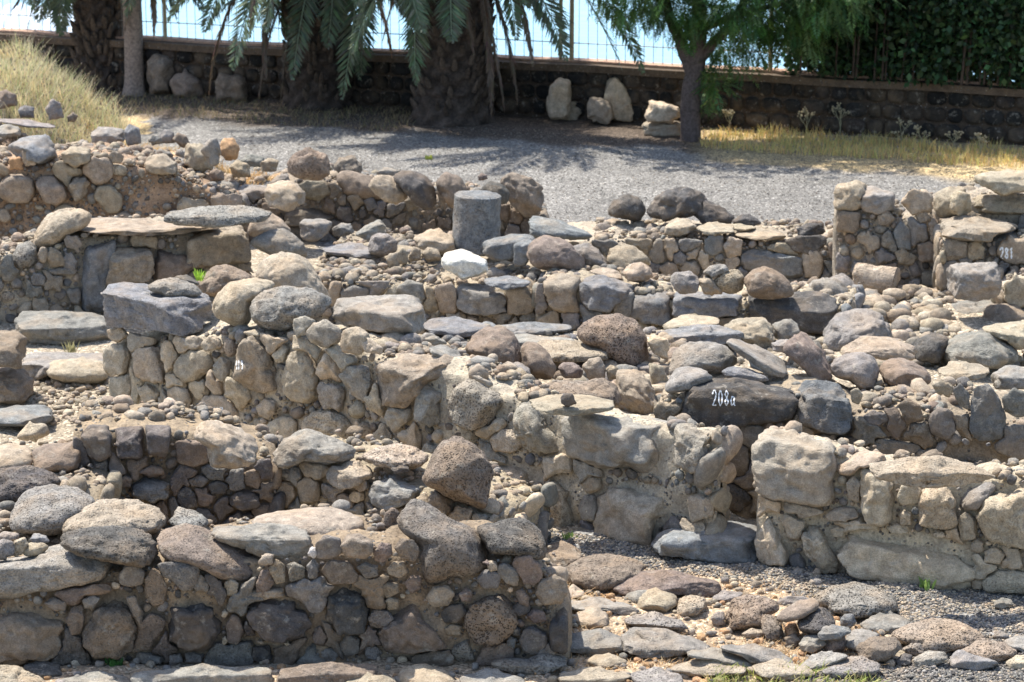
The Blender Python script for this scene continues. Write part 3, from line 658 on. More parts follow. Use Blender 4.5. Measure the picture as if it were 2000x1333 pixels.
def rock_material(name, source, scale=1.0):
    "source: 'object' takes obj.color (alpha = how porous), 'attr' takes the mesh's own colours"
    m, t, b = new_mat(name); L = t.links.new
    tc = N(t, 'ShaderNodeTexCoord'); oi = N(t, 'ShaderNodeObjectInfo')
    off = N(t, 'ShaderNodeVectorMath', operation='ADD'); L(tc.outputs['Object'], off.inputs[0])
    sc = N(t, 'ShaderNodeVectorMath', operation='SCALE'); sc.inputs['Scale'].default_value = 37.0
    cb = N(t, 'ShaderNodeCombineXYZ')
    for i in range(3): L(oi.outputs['Random'], cb.inputs[i])
    L(cb.outputs[0], sc.inputs[0]); L(sc.outputs[0], off.inputs[1]); P = off.outputs[0]
    def noise(s, d=4, r=0.6):
        n = N(t, 'ShaderNodeTexNoise', Scale=s * scale, Detail=d, Roughness=r); L(P, n.inputs['Vector']); return n.outputs['Fac']
    if source == 'object': col, por = oi.outputs['Color'], oi.outputs['Alpha']
    else:
        a = N(t, 'ShaderNodeAttribute', attribute_name='col'); col, por = a.outputs['Color'], 0.12
    big, mid, fine = noise(3.6, 5), noise(16, 6, .7), noise(120, 3, .7)
    c = mix(t, 'MULTIPLY', 1.0, col, ramp(t, mid, [(.25, .55), (.5, .97), (.75, 1.5)]))
    c = mix(t, 'MULTIPLY', 1.0, c, ramp(t, fine, [(.3, .7), (.5, 1.0), (.72, 1.32)]))
    # ochre patina in large patches, then scattered lichen and mortar smears
    c = mix(t, 'MIX', ramp(t, big, [(.46, 0.0), (.64, .5)]), c, mix(t, 'MULTIPLY', 1.0, mix(t, 'MIX', .45, c, (.34, .275, .195)), (1.2, 1.06, .92)))
    sm = noise(13, 6, .7)
    c = mix(t, 'MIX', ramp(t, sm, [(.57, 0.0), (.67, .5)]), c, (.42, .38, .31))
    vo = N(t, 'ShaderNodeTexVoronoi', Scale=46 * scale, Randomness=1.0); L(P, vo.inputs['Vector'])
    c = mix(t, 'MIX', mth(t, 'MULTIPLY', ramp(t, vo.outputs['Distance'], [(.10, 1.0), (.2, 0.0)]), ramp(t, noise(9), [(.58, 0.0), (.66, .5)])), c, (.5, .48, .42))
    # pores
    vp = N(t, 'ShaderNodeTexVoronoi', Scale=75 * scale, Randomness=1.0); L(P, vp.inputs['Vector'])
    vp2 = N(t, 'ShaderNodeTexVoronoi', Scale=30 * scale, Randomness=1.0); L(P, vp2.inputs['Vector'])
    pit = mth(t, 'MAXIMUM', ramp(t, vp.outputs['Distance'], [(.15, 1.0), (.36, 0.0)]), mth(t, 'MULTIPLY', ramp(t, vp2.outputs['Distance'], [(.14, 1.0), (.3, 0.0)]), ramp(t, noise(7), [(.46, 0.0), (.58, 1.0)])))
    pit = mth(t, 'MULTIPLY', pit, por)
    c = mix(t, 'MULTIPLY', mth(t, 'MULTIPLY', pit, .75), c, (.25, .22, .2))
    L(c, b.inputs['Base Color']); b.inputs['Roughness'].default_value = .92; b.inputs['Specular IOR Level'].default_value = .25
    h = mth(t, 'ADD', mth(t, 'MULTIPLY', mid, .7), mth(t, 'MULTIPLY', fine, .28))
    h = mth(t, 'SUBTRACT', h, mth(t, 'MULTIPLY', pit, .9))
    bp = N(t, 'ShaderNodeBump', Strength=1.0, Distance=.030 / scale); L(h, bp.inputs['Height']); L(bp.outputs[0], b.inputs['Normal'])
    return m
def mortar_material():
    m, t, b = new_mat('mortar'); L = t.links.new
    tc = N(t, 'ShaderNodeTexCoord'); P = tc.outputs['Object']
    at = N(t, 'ShaderNodeAttribute', attribute_name='col')
    n1 = N(t, 'ShaderNodeTexNoise', Scale=9, Detail=6, Roughness=.65); L(P, n1.inputs['Vector'])
    n2 = N(t, 'ShaderNodeTexNoise', Scale=70, Detail=4, Roughness=.7); L(P, n2.inputs['Vector'])
    c = mix(t, 'MULTIPLY', 1.0, at.outputs['Color'], ramp(t, n1.outputs['Fac'], [(.3, (.62, .6, .6)), (.5, (1, 1, 1)), (.72, (1.3, 1.22, 1.1))]))
    c = mix(t, 'MULTIPLY', 1.0, c, ramp(t, n2.outputs['Fac'], [(.3, .65), (.55, 1.05), (.75, 1.35)]))
    v = N(t, 'ShaderNodeTexVoronoi', Scale=34, Randomness=1.0); L(P, v.inputs['Vector'])
    peb = ramp(t, v.outputs['Distance'], [(.24, 1.0), (.33, 0.0)])
    bw = N(t, 'ShaderNodeSeparateColor'); L(v.outputs['Color'], bw.inputs[0])
    pc = ramp(t, bw.outputs[0], [(0, (.09, .085, .08)), (.6, (.20, .19, .175)), (1, (.42, .37, .30))])
    sel = ramp(t, n1.outputs['Fac'], [(.47, 0.0), (.56, 1.0)])
    k = mth(t, 'MULTIPLY', peb, sel)
    c = mix(t, 'MIX', k, c, pc)
    L(c, b.inputs['Base Color']); b.inputs['Roughness'].default_value = .95; b.inputs['Specular IOR Level'].default_value = .15
    h = mth(t, 'ADD', mth(t, 'MULTIPLY', n1.outputs['Fac'], 1.2), mth(t, 'ADD', mth(t, 'MULTIPLY', n2.outputs['Fac'], .45), mth(t, 'MULTIPLY', k, .5)))
    bp = N(t, 'ShaderNodeBump', Strength=1.0, Distance=.02); L(h, bp.inputs['Height']); L(bp.outputs[0], b.inputs['Normal'])
    return m
def ground_material():
    m, t, b = new_mat('ground'); L = t.links.new
    tc = N(t, 'ShaderNodeTexCoord'); P = tc.outputs['Object']
    at = N(t, 'ShaderNodeAttribute', attribute_name='col')
    n1 = N(t, 'ShaderNodeTexNoise', Scale=1.7, Detail=6, Roughness=.6); L(P, n1.inputs['Vector'])
    n2 = N(t, 'ShaderNodeTexNoise', Scale=60, Detail=4, Roughness=.75); L(P, n2.inputs['Vector'])
    v = N(t, 'ShaderNodeTexVoronoi', Scale=52, Randomness=1.0); L(P, v.inputs['Vector'])
    c = mix(t, 'MULTIPLY', 1.0, at.outputs['Color'], ramp(t, n1.outputs['Fac'], [(.3, .82), (.5, 1.0), (.7, 1.18)]))
    c = mix(t, 'MULTIPLY', 1.0, c, ramp(t, n2.outputs['Fac'], [(.3, .7), (.5, 1.0), (.7, 1.4)]))
    sp = N(t, 'ShaderNodeSeparateColor'); L(v.outputs['Color'], sp.inputs[0])
    c = mix(t, 'MULTIPLY', 1.0, c, ramp(t, sp.outputs[0], [(0, .55), (.5, .95), (.8, 1.1), (1, 1.9)]))
    L(c, b.inputs['Base Color']); b.inputs['Roughness'].default_value = .95; b.inputs['Specular IOR Level'].default_value = .15
    h = mth(t, 'SUBTRACT', mth(t, 'MULTIPLY', n2.outputs['Fac'], .8), v.outputs['Distance'])
    bp = N(t, 'ShaderNodeBump', Strength=.8, Distance=.015); L(h, bp.inputs['Height']); L(bp.outputs[0], b.inputs['Normal'])
    return m
def plain(name, col, rough=.8, trans=0.0, var=.25, scale=20, src='flat'):
    m, t, b = new_mat(name); L = t.links.new
    tc = N(t, 'ShaderNodeTexCoord')
    n = N(t, 'ShaderNodeTexNoise', Scale=scale, Detail=4, Roughness=.65); L(tc.outputs['Object'], n.inputs['Vector'])
    base = col
    if src == 'attr': base = N(t, 'ShaderNodeAttribute', attribute_name='col').outputs['Color']
    c = mix(t, 'MULTIPLY', 1.0, base, ramp(t, n.outputs['Fac'], [(.3, 1 - var), (.7, 1 + var)]))
    L(c, b.inputs['Base Color']); b.inputs['Roughness'].default_value = rough
    b.inputs['Specular IOR Level'].default_value = .3
    if trans:
        tr = N(t, 'ShaderNodeBsdfTranslucent'); L(c, tr.inputs['Color'])
        ms = N(t, 'ShaderNodeMixShader'); ms.inputs[0].default_value = trans
        L(b.outputs[0], ms.inputs[1]); L(tr.outputs[0], ms.inputs[2]); L(ms.outputs[0], t.nodes['Material Output'].inputs['Surface'])
    bp = N(t, 'ShaderNodeBump', Strength=.5, Distance=.01); L(n.outputs['Fac'], bp.inputs['Height']); L(bp.outputs[0], b.inputs['Normal'])
    return m
ROCK = rock_material('basalt', 'object'); PEB = rock_material('pebble_stone', 'attr', 1.6)
MORTAR = mortar_material(); GROUND = ground_material()
CHALK = plain('white_paint', (.78, .78, .76), .8, var=.1)

PAL = dict(G=(.228, .212, .188), U=(.198, .20, .198), B=(.225, .18, .14), D=(.105, .098, .09), T=(.33, .275, .205), P=(.43, .36, .27),
           L=(.54, .44, .32), W=(.70, .66, .58), R=(.22, .175, .148), N=(.31, .25, .19), O=(.42, .26, .14), K=(.15, .132, .118))
def jit(rng, c, k=.12):
    c = np.array(PAL[c] if isinstance(c, str) else c); return np.clip(c * (1 + rng.uniform(-k, k)) * (1 + rng.uniform(-.025, .025, 3)), .02, .9)

# ---------------------------------------------------------------- walls
class Wall:
    def __init__(s, key, base, crest, th, label, col=(.36, .29, .205), mixc='GGTTB', pit=.05):
        s.th0, s.th1 = th if isinstance(th, tuple) else (th, th)
        s.key, s.th, s.label, s.col, s.mixc = key, max(s.th0, s.th1), label, np.array(col), mixc
        s.p0, s.p1 = at_z(*base[0]), at_z(*base[1])
        v = s.p1 - s.p0; s.L = float(np.hypot(v[0], v[1])); s.t = v / s.L
        s.n = np.array([-s.t[1], s.t[0], 0]);      # away from the camera
        if s.n[1] < 0: s.n = -s.n
        S, Z = [], []
        for c in crest:
            P = s.hit(*c); S.append((P - s.p0) @ s.t); Z.append(P[2])
        s.S, s.Z = np.array(S), np.array(Z)
        s.polys, s.parts, s.smalls = [], [], Heap()
        s.root = None
    def hit(s, px, py, off=0.0):
        d = ray(px, py); q = s.p0 + s.n * off
        return CAM + d * (((q - CAM) @ s.n) / (d @ s.n))
    def thick(s, x): return s.th0 + (s.th1 - s.th0) * np.clip(np.asarray(x) / s.L, 0, 1)
    def crest(s, x): return np.interp(x, s.S, s.Z)
    def pt(s, x, z, off=0.0): return s.p0 + s.t * x + s.n * off + np.array([0, 0, z])
WALLS = {w.key: w for w in [
    Wall('A', [(-90, 1300), (1108, 1298)], [(-90, 1150), (220, 1112), (400, 1098), (620, 1062), (820, 1085), (960, 1092), (1050, 1110), (1108, 1190)], .78,
         'low front wall of dark basalt stones in brown mortar, bottom left of the ruins', (.27, .21, .145), 'GKBKDRB'),
    Wall('X', [(-120, 1215), (150, 1215)], [(-120, 1045), (100, 1040), (150, 1060)], 1.9, 'short cross wall at left edge linking the two front walls', (.33, .27, .19), 'GTTB'),
    Wall('B', [(150, 1060), (536, 1052)], [(150, 836), (330, 836), (400, 850), (500, 885), (536, 905)], .72,
         'masonry stub with dark patches showing through plaster, behind the front wall', (.30, .235, .16), 'GKGBKB'),
    Wall('P', [(533, 1042), (955, 1120)], [(533, 888), (620, 902), (700, 930), (830, 958), (900, 985), (955, 1010)], .75,
         'second wall with pebbly front, stepping down towards the standing porous boulder', (.36, .30, .21), 'GGTTL'),
    Wall('C', [(222, 803), (1375, 1091)], [(200, 655), (450, 648), (640, 662), (740, 700), (900, 722), (1000, 775), (1110, 805), (1310, 835), (1375, 842)], (.8, .22),
         'long middle wall of tan stones in pebble mortar running down to the right', (.45, .39, .295), 'GTTGPT'),
    Wall('D', [(1478, 1103), (2090, 1168)], [(1472, 855), (1640, 888), (1800, 915), (1950, 930), (2090, 930)], .38,
         'pale wall of big tan and limestone blocks at the right edge', (.48, .41, .30), 'GTTPP'),
    Wall('E', [(1275, 1005), (2110, 1045)], [(1270, 805), (1330, 770), (1560, 775), (1660, 805), (1750, 795), (1850, 800), (2000, 830), (2110, 840)], .85,
         'rear wall carrying the block painted 208a, partly hidden by the pale right wall', (.33, .27, .195), 'GGTBK'),
    Wall('F', [(1045, 664), (1650, 700)], [(1045, 547), (1200, 562), (1320, 582), (1450, 584), (1650, 592)], .8,
         'row of dressed bluish basalt blocks across the middle right', (.40, .34, .25), 'GUUT'),
    Wall('Q', [(590, 642), (1046, 655)], [(590, 545), (700, 545), (860, 560), (900, 567), (1046, 557)], 2.1,
         'rubble platform on which the column drum stands', (.37, .31, .225), 'GGTT'),
    Wall('G', [(-70, 642), (492, 600)], [(-70, 500), (70, 492), (160, 455), (360, 448), (492, 465)], .8,
         'pebbly room wall at left with a cut pillar block in its face', (.36, .31, .235), 'GGGTT'),
    Wall('H', [(-90, 492), (475, 480)], [(-90, 325), (60, 318), (200, 306), (330, 335), (475, 390)], 1.0,
         'earthen brown wall below the grassy bank, top left', (.37, .26, .175), 'TTGN'),
    Wall('I', [(480, 472), (1068, 470)], [(480, 400), (560, 352), (600, 340), (660, 355), (800, 378), (960, 385), (1068, 420)], .7,
         'rear wall topped by a row of dark boulders beside the gravel slope', (.27, .22, .165), 'GBKB'),
    Wall('J', [(1090, 545), (1710, 560)], [(1090, 470), (1300, 463), (1450, 470), (1620, 480), (1710, 440)], 1.1,
         'long low rear wall with weathered flagstones on top, right of the column drum', (.40, .34, .26), 'GGTP'),
    Wall('K', [(1630, 575), (2110, 590)], [(1630, 395), (1700, 400), (1760, 425), (1850, 395), (2000, 372), (2110, 370)], .8,
         'tallest rear wall at the far right beside the gravel path', (.35, .30, .235), 'GGBT'),
    Wall('L', [(1840, 612), (2110, 618)], [(1840, 470), (1930, 470), (2110, 465)], .55,
         'stub of stacked stones carrying the stone painted 281', (.36, .31, .24), 'GTT'),
    Wall('N', [(1958, 652), (2110, 656)], [(1958, 560), (2110, 542)], .6,
         'rough pale wall end at the right edge beside the two block stack', (.44, .38, .30), 'TPPG'),
]}

# ---------------------------------------------------------------- one stone
SHAPE = dict(r=(2.2, 3, .06), m=(3.2, 13, .06), b=(6.5, 10, .035), s=(4.4, 9, .05))
def superq(sub, e, rng, ncut, cutlo=.76, ey=None):
    V, F = ico(sub)
    if ey is None: V = V / (np.abs(V) ** e).sum(1)[:, None] ** (1 / e)
    else:                                                   # a set stone: steep sides, flat face
        r = (np.abs(V[:, 0]) ** 2 + np.abs(V[:, 2]) ** 2) ** .5 + 1e-9; k = (r ** ey + np.abs(V[:, 1]) ** ey) ** (1 / ey)
        q = (np.abs(V[:, 0] / r) ** e + np.abs(V[:, 2] / r) ** e) ** (1 / e)
        V = np.stack([V[:, 0] / k / q, V[:, 1] / k, V[:, 2] / k / q], 1)
    for _ in range(ncut):
        n = rng.normal(size=3); n /= np.linalg.norm(n)
        sup = (V @ n).max(); d = sup * rng.uniform(cutlo, .97)
        V = V - np.maximum(0, V @ n - d)[:, None] * n * 1.0
    return V, F
def poly_radius(poly, c, th):
    "distance from c to the outline in each direction"
    R = np.zeros(len(th)); P = np.array(poly) - c; Q = np.roll(P, -1, 0)
    dx, dy = np.cos(th), np.sin(th)
    for a, b in zip(P, Q):
        e = b - a; den = dx * e[1] - dy * e[0]
        with np.errstate(divide='ignore', invalid='ignore'):
            u = (a[0] * e[1] - a[1] * e[0]) / den; w = (a[0] * dy - a[1] * dx) / den
        ok = (np.abs(den) > 1e-9) & (u > 0) & (w >= -1e-6) & (w <= 1 + 1e-6)
        R = np.where(ok, np.maximum(R, u), R)
    R[R <= 0] = np.median(R[R > 0]); return R
def centroid(poly):
    P = np.array(poly, float); Q = np.roll(P, -1, 0); k = P[:, 0] * Q[:, 1] - Q[:, 0] * P[:, 1]; A = k.sum() / 2
    return ((P + Q) * k[:, None]).sum(0) / (6 * A) if abs(A) > 1e-6 else P.mean(0)
def smooth_circ(R, k):
    for _ in range(k): R = .25 * np.roll(R, 1) + .5 * R + .25 * np.roll(R, -1)
    return R
def build_stone(name, poly, wall, mode, colour, shape, o, seed):
    rng = np.random.RandomState(seed)
    poly = np.array(poly, float); c = centroid(poly)
    if mode == 'f': poly = c + (poly - c) * 1.04
    wpx, hpx = np.ptp(poly[:, 0]), np.ptp(poly[:, 1])
    # long axis of the outline: a tilted stone is built tilted
    Rr = poly_radius(poly, c, np.linspace(-math.pi, math.pi, 72, endpoint=False)); an = np.linspace(-math.pi, math.pi, 72, endpoint=False)
    Q = np.stack([Rr * np.cos(an), Rr * np.sin(an)], 1); ev, EV = np.linalg.eigh(Q.T @ Q)
    ax = EV[:, 1] if EV[0, 1] > 0 else -EV[:, 1]; tilt = math.atan2(ax[1], ax[0]); ratio = math.sqrt(ev[1] / ev[0])
    if abs(tilt) > math.pi / 4: tilt -= math.copysign(math.pi / 2, tilt)
    if ratio < 1.2 or abs(tilt) < .12 or (shape == 'b' and abs(tilt) < .3): tilt = 0.0
    if tilt:
        ct, st = math.cos(tilt), math.sin(tilt); q = poly - c; wpx, hpx = np.ptp(q[:, 0] * ct + q[:, 1] * st), np.ptp(-q[:, 0] * st + q[:, 1] * ct)
    a = math.atan2(c[1] + 600, FPX)
    yaw = rng.uniform(-.15, .15) if shape in 'bs' else rng.uniform(-1, 1)
    e, ncut, amp = SHAPE[shape]
    bot = (c[0], poly[:, 1].max())
    if mode == 'f':
        P0 = wall.hit(*c); D0 = P0[1]; w = wpx * D0 / FPX; hm = hpx * D0 / FPX
        if 'd' in o and hm > .0:
            dep = min(o['d'], 1.2 * w + .1, (.7 if shape == 's' else .3) * hm / math.sin(a) + .03); cen = wall.hit(c[0], c[1], dep / 2 - .085 + o.get('o', 0))
        else:
            dep = min(max(.42 * min(w, hm), .05), .15); cen = wall.hit(c[0], c[1], .01)
        yaw = math.atan2(wall.t[1], wall.t[0]) + rng.uniform(-.06, .06)
    else:
        z = o.get('z')
        if wall is not None:
            Pf = wall.hit(*bot); s = (Pf - wall.p0) @ wall.t; cr = wall.crest(s)
            zz = cr if z is None else z
            Pz = at_z(bot[0], bot[1], zz)
            if z is None and (Pz - wall.p0) @ wall.n < -.05: Pz = Pf          # overhangs the face
            if shape == 'b': yaw += math.atan2(wall.t[1], wall.t[0]) if wall.t[0] > 0 else 0
        else: Pz = at_z(bot[0], bot[1], z or 0)
        w = wpx * Pz[1] / FPX; hm = hpx * Pz[1] / FPX
        dep = min(o.get('d', .8 * min(w, 1.6 * hm)), 1.1 * w + .15)
        dep = min(dep, dict(r=.72, m=.45, b=.42, s=.66)[shape] * hm / math.sin(a))
        cen = at_y(c[0], c[1], Pz[1] + dep * .42)
    D = cen[1]; w = wpx * D / FPX; hm = hpx * D / FPX
    h = max((hm - dep * math.sin(a)) / math.cos(a), .25 * hm)
    if shape == 'r': h = math.sqrt(max(hm ** 2 - (dep * math.sin(a)) ** 2, (.4 * hm) ** 2)) / math.cos(a)
    big = wpx * hpx
    sub = 5 if big > 6500 else 4 if big > 700 else 3
    V, F = superq(sub, e, rng, ncut, ey=(8 if 'd' in o else 4.5) if mode == 'f' else None)
    if shape == 'm':                                        # taper and lean
        V[:, 0] *= 1 + V[:, 2] * rng.uniform(-.15, .1); V[:, 1] *= 1 - V[:, 2] * rng.uniform(0, .2)
    cy, sy = math.cos(yaw), math.sin(yaw)
    if mode == 'f' or shape in 'bs':                        # keep the outline's box, then turn
        V = V * np.array([w / 2, dep / 2, h / 2]); V[:, :2] = V[:, :2] @ np.array([[cy, sy], [-sy, cy]])
    else:
        V[:, :2] = V[:, :2] @ np.array([[cy, sy], [-sy, cy]]); V = V * np.array([w / 2, dep / 2, h / 2])
    if tilt: V = np.stack([V[:, 0] * ct + V[:, 2] * st, V[:, 1], -V[:, 0] * st + V[:, 2] * ct], 1)
    sz = (w * h * dep) ** (1 / 3); so = rng.uniform(-50, 50, 3)
    nrm = V / (np.linalg.norm(V, axis=1)[:, None] + 1e-9)
    q = V / sz
    amt = fbm(q * 1.6 + so, 3) * amp * .9 * sz
    if shape in 'mbs' or rng.rand() < .4:                   # flaked, conchoidal surface
        amt = amt + (np.abs(fbm(q * 2.6 - so, 4)) - .35) * .095 * sz
    V = V + nrm * amt[:, None]
    if 'a' in o and o['a'] == 5:                            # a dish with a knob
        t = np.array([.06, -.03]); r = np.hypot((V[:, 0] / (w / 2) - t[0]) / .62, (V[:, 1] / (dep / 2) - t[1]) / .7)
        V[:, 2] -= np.where(V[:, 2] > 0, np.clip(1.15 - r, 0, .5) / .5 * h * .30, 0)
        V[:, 2] += np.where(V[:, 2] > 0, np.exp(-((r / .22) ** 2)) * h * .17, 0)
    W = V + cen
    px, dpt = to_px(W); d = px - c; th = np.arctan2(d[:, 1], d[:, 0]); r = np.hypot(d[:, 0], d[:, 1])
    nb = 90; tb = -math.pi + (np.arange(nb) + .5) * 2 * math.pi / nb
    Rt = smooth_circ(poly_radius(poly, c, tb), 1 if shape in 'bsm' else 3)
    Rt = Rt * (1 + .018 * fbm(np.stack([np.cos(tb) * 2.2, np.sin(tb) * 2.2, np.full(nb, seed * 1.7 % 90)], 1), 3))
    bi = np.clip(((th + math.pi) / (2 * math.pi) * nb).astype(int), 0, nb - 1)
    Rc = np.zeros(nb); np.maximum.at(Rc, bi, r)
    if (Rc == 0).any(): Rc[Rc == 0] = np.interp(np.where(Rc == 0)[0], np.where(Rc > 0)[0], Rc[Rc > 0])
    Rc = smooth_circ(Rc, 1)
    sc = smooth_circ(np.clip(Rt / Rc, .5, 2.0), 2 if shape == 'r' else 1)
    s_ = np.interp(th, np.concatenate([[tb[-1] - 2 * math.pi], tb, [tb[0] + 2 * math.pi]]), np.concatenate([[sc[-1]], sc, [sc[0]]]))
    W = from_px(c + d * s_[:, None], dpt)
    fine = fbm((W - cen) * 24 + so, 3) * min(.008, .03 * sz) - np.maximum(0, .10 - np.abs(fbm((W - cen) * 6 - so, 3))) * min(.10, .5 * sz)
    W = W + nrm * fine[:, None]
    ob = mesh_from(name, W, F, ROCK, True, loc=tuple(cen))
    col = jit(rng, colour, .10) * (1.12 if mode in 'cg' and colour in 'GUT' else 1.0)
    ob.color = (*col, o.get('p', rng.choice([.0, .05, .2])))
    return ob, W, F

# glyph strokes for the numbers painted on the stones, unit box, y up
GLY = {'2': [[(.05, .75), (.25, 1), (.6, 1), (.8, .75), (.65, .5), (.1, .02), (.85, .05)]],
       '0': [[(.45, 1), (.15, .8), (.12, .3), (.4, 0), (.75, .2), (.8, .7), (.45, 1)]],
       '8': [[(.5, .52), (.15, .75), (.45, 1), (.8, .78), (.5, .52), (.12, .25), (.45, 0), (.85, .25), (.5, .52)]],
       'a': [[(.8, .55), (.4, .62), (.12, .35), (.3, .02), (.7, .12), (.8, .55), (.8, .1), (.95, 0)]],
       'M': [[(.1, 0), (.15, 1), (.5, .4), (.85, 1), (.92, 0)]], '1': [[(.2, .75), (.5, 1), (.5, 0)]],
       '7': [[(.1, .95), (.85, 1), (.4, 0)]], '9': [[(.8, .7), (.5, 1), (.15, .75), (.4, .5), (.8, .7), (.75, .3), (.5, 0)]]}
MARK = {1: ('M19', 458, 704, 476, 722, 1.8), 2: ('M17', 413, 796, 437, 813, 2.0), 3: ('208a', 1391, 763, 1438, 793, 2.9), 4: ('281', 1953, 484, 1981, 506, 3.6)}
def paint(ob, W, F, key):
    txt, x0, y0, x1, y1, wd = MARK[key]
    bvh = BVHTree.FromPolygons([tuple(v) for v in W], [tuple(f) for f in F])
    V, Q = [], []; cw = (x1 - x0) / len(txt)
    for k, ch in enumerate(txt):
        for st in GLY[ch]:
            P = np.array(st); P = np.stack([x0 + (k + P[:, 0] * .82) * cw, y1 - P[:, 1] * (y1 - y0)], 1)
            L = np.concatenate([[0], np.cumsum(np.hypot(*np.diff(P, axis=0).T))]); n = max(6, int(L[-1] / 1.5))
            u = np.linspace(0, L[-1], n); C = np.stack([np.interp(u, L, P[:, 0]), np.interp(u, L, P[:, 1])], 1)
            T = np.gradient(C, axis=0); T /= np.hypot(T[:, 0], T[:, 1])[:, None] + 1e-9
            for i in range(n):
                for sgn in (-1, 1):
                    q = C[i] + np.array([-T[i, 1], T[i, 0]]) * sgn * wd / 2 * (.8 + .3 * math.sin(i * 1.3 + k))
                    d = Vector(ray(*q)).normalized(); hit = bvh.ray_cast(Vector(CAM), d)
                    V.append(np.array(hit[0] - d * .004) if hit[0] is not None else (V[-1] if V else np.array(W[0])))
                if i: b = len(V); Q.append((b - 4, b - 3, b - 1, b - 2))
    g = mesh_from('painted_number', np.array(V), np.array(Q), CHALK, False, loc=tuple(ob.location))
    g['label'] = 'white painted number ' + txt
    return child(g, ob)

OUT_NAMES = dict(r='boulder', m='boulder', b='stone_block', s='stone_slab')
CATS = dict(boulder='boulder', stone_block='stone block', stone_slab='stone slab', cobble='cobble')
LOOSE = []
def read_stones():
    seed = 0; occ_all = []
    for crop in (1, 2, 3, 4, 5, 6, 7, 8, 9):
        ox, oy = CROPS[crop]
        for ln in STONES[crop].strip().splitlines():
            ln = ln.rstrip()
            if not ln: continue
            f = ln.split('|') + ['']
            wk, mode, colour, shape, opt, pts, label = f[:7]
            seed += 1
            poly = [(ox + 3.5 * float(p.split(',')[0]), oy + 3.5 * float(p.split(',')[1])) for p in pts.split()]
            o = {}
            for tk in opt.split(): o[tk[0]] = float(tk[1:])
            wall = WALLS.get(wk)
            if not label.strip() and wall is None: continue
            part = not label.strip()
            P = np.array(poly); area = np.ptp(P[:, 0]) * np.ptp(P[:, 1])
            if part: nm = 'stone'
            else:
                nm = OUT_NAMES[shape]
                if area < 1700 and shape in 'rm': nm = 'cobble'
            ob, W, F = build_stone(nm, poly, wall, mode, colour, shape, o, seed)
            if wall is not None and mode in 'fc': wall.polys.append(P)
            if part: wall.parts.append((ob, area))
            else:
                tag(ob, label.strip(), CATS[nm], {'boulder': 'loose boulders among the ruins', 'stone_block': 'loose stone blocks among the ruins',
                    'stone_slab': 'flat slabs among the ruins', 'cobble': 'loose cobbles among the ruins'}[nm])
                LOOSE.append(ob)
            if o.get('a') in MARK: paint(ob, W, F, int(o['a']))

def small_stone(rng, sub=2):
    V, F = superq(sub, rng.uniform(2.1, 3.6), rng, rng.randint(3, 10), .62)
    return V, F
_rs = np.random.RandomState(3)
PROTO = {k: [small_stone(_rs, k) for _ in range(14)] for k in (1, 2, 3)}
def put(heap, rng, P, r, col, sub=2, flat=.75, basis=None):
    V, F = PROTO[sub][rng.randint(14)]
    sx, sy, sz = r * rng.uniform(.85, 1.35), r * rng.uniform(.7, 1.1), r * rng.uniform(.6, 1.0) * flat / .75
    a = rng.uniform(0, 6.28); c, s = math.cos(a), math.sin(a)
    V = V * np.array([sx, sy, sz])
    V = np.stack([V[:, 0] * c - V[:, 1] * s, V[:, 0] * s + V[:, 1] * c, V[:, 2]], 1)
    tl = rng.normal(0, .25); V = np.stack([V[:, 0], V[:, 1] * math.cos(tl) - V[:, 2] * math.sin(tl), V[:, 1] * math.sin(tl) + V[:, 2] * math.cos(tl)], 1)
    if basis is not None: V = V @ basis
    heap.add(V + P, F, col)

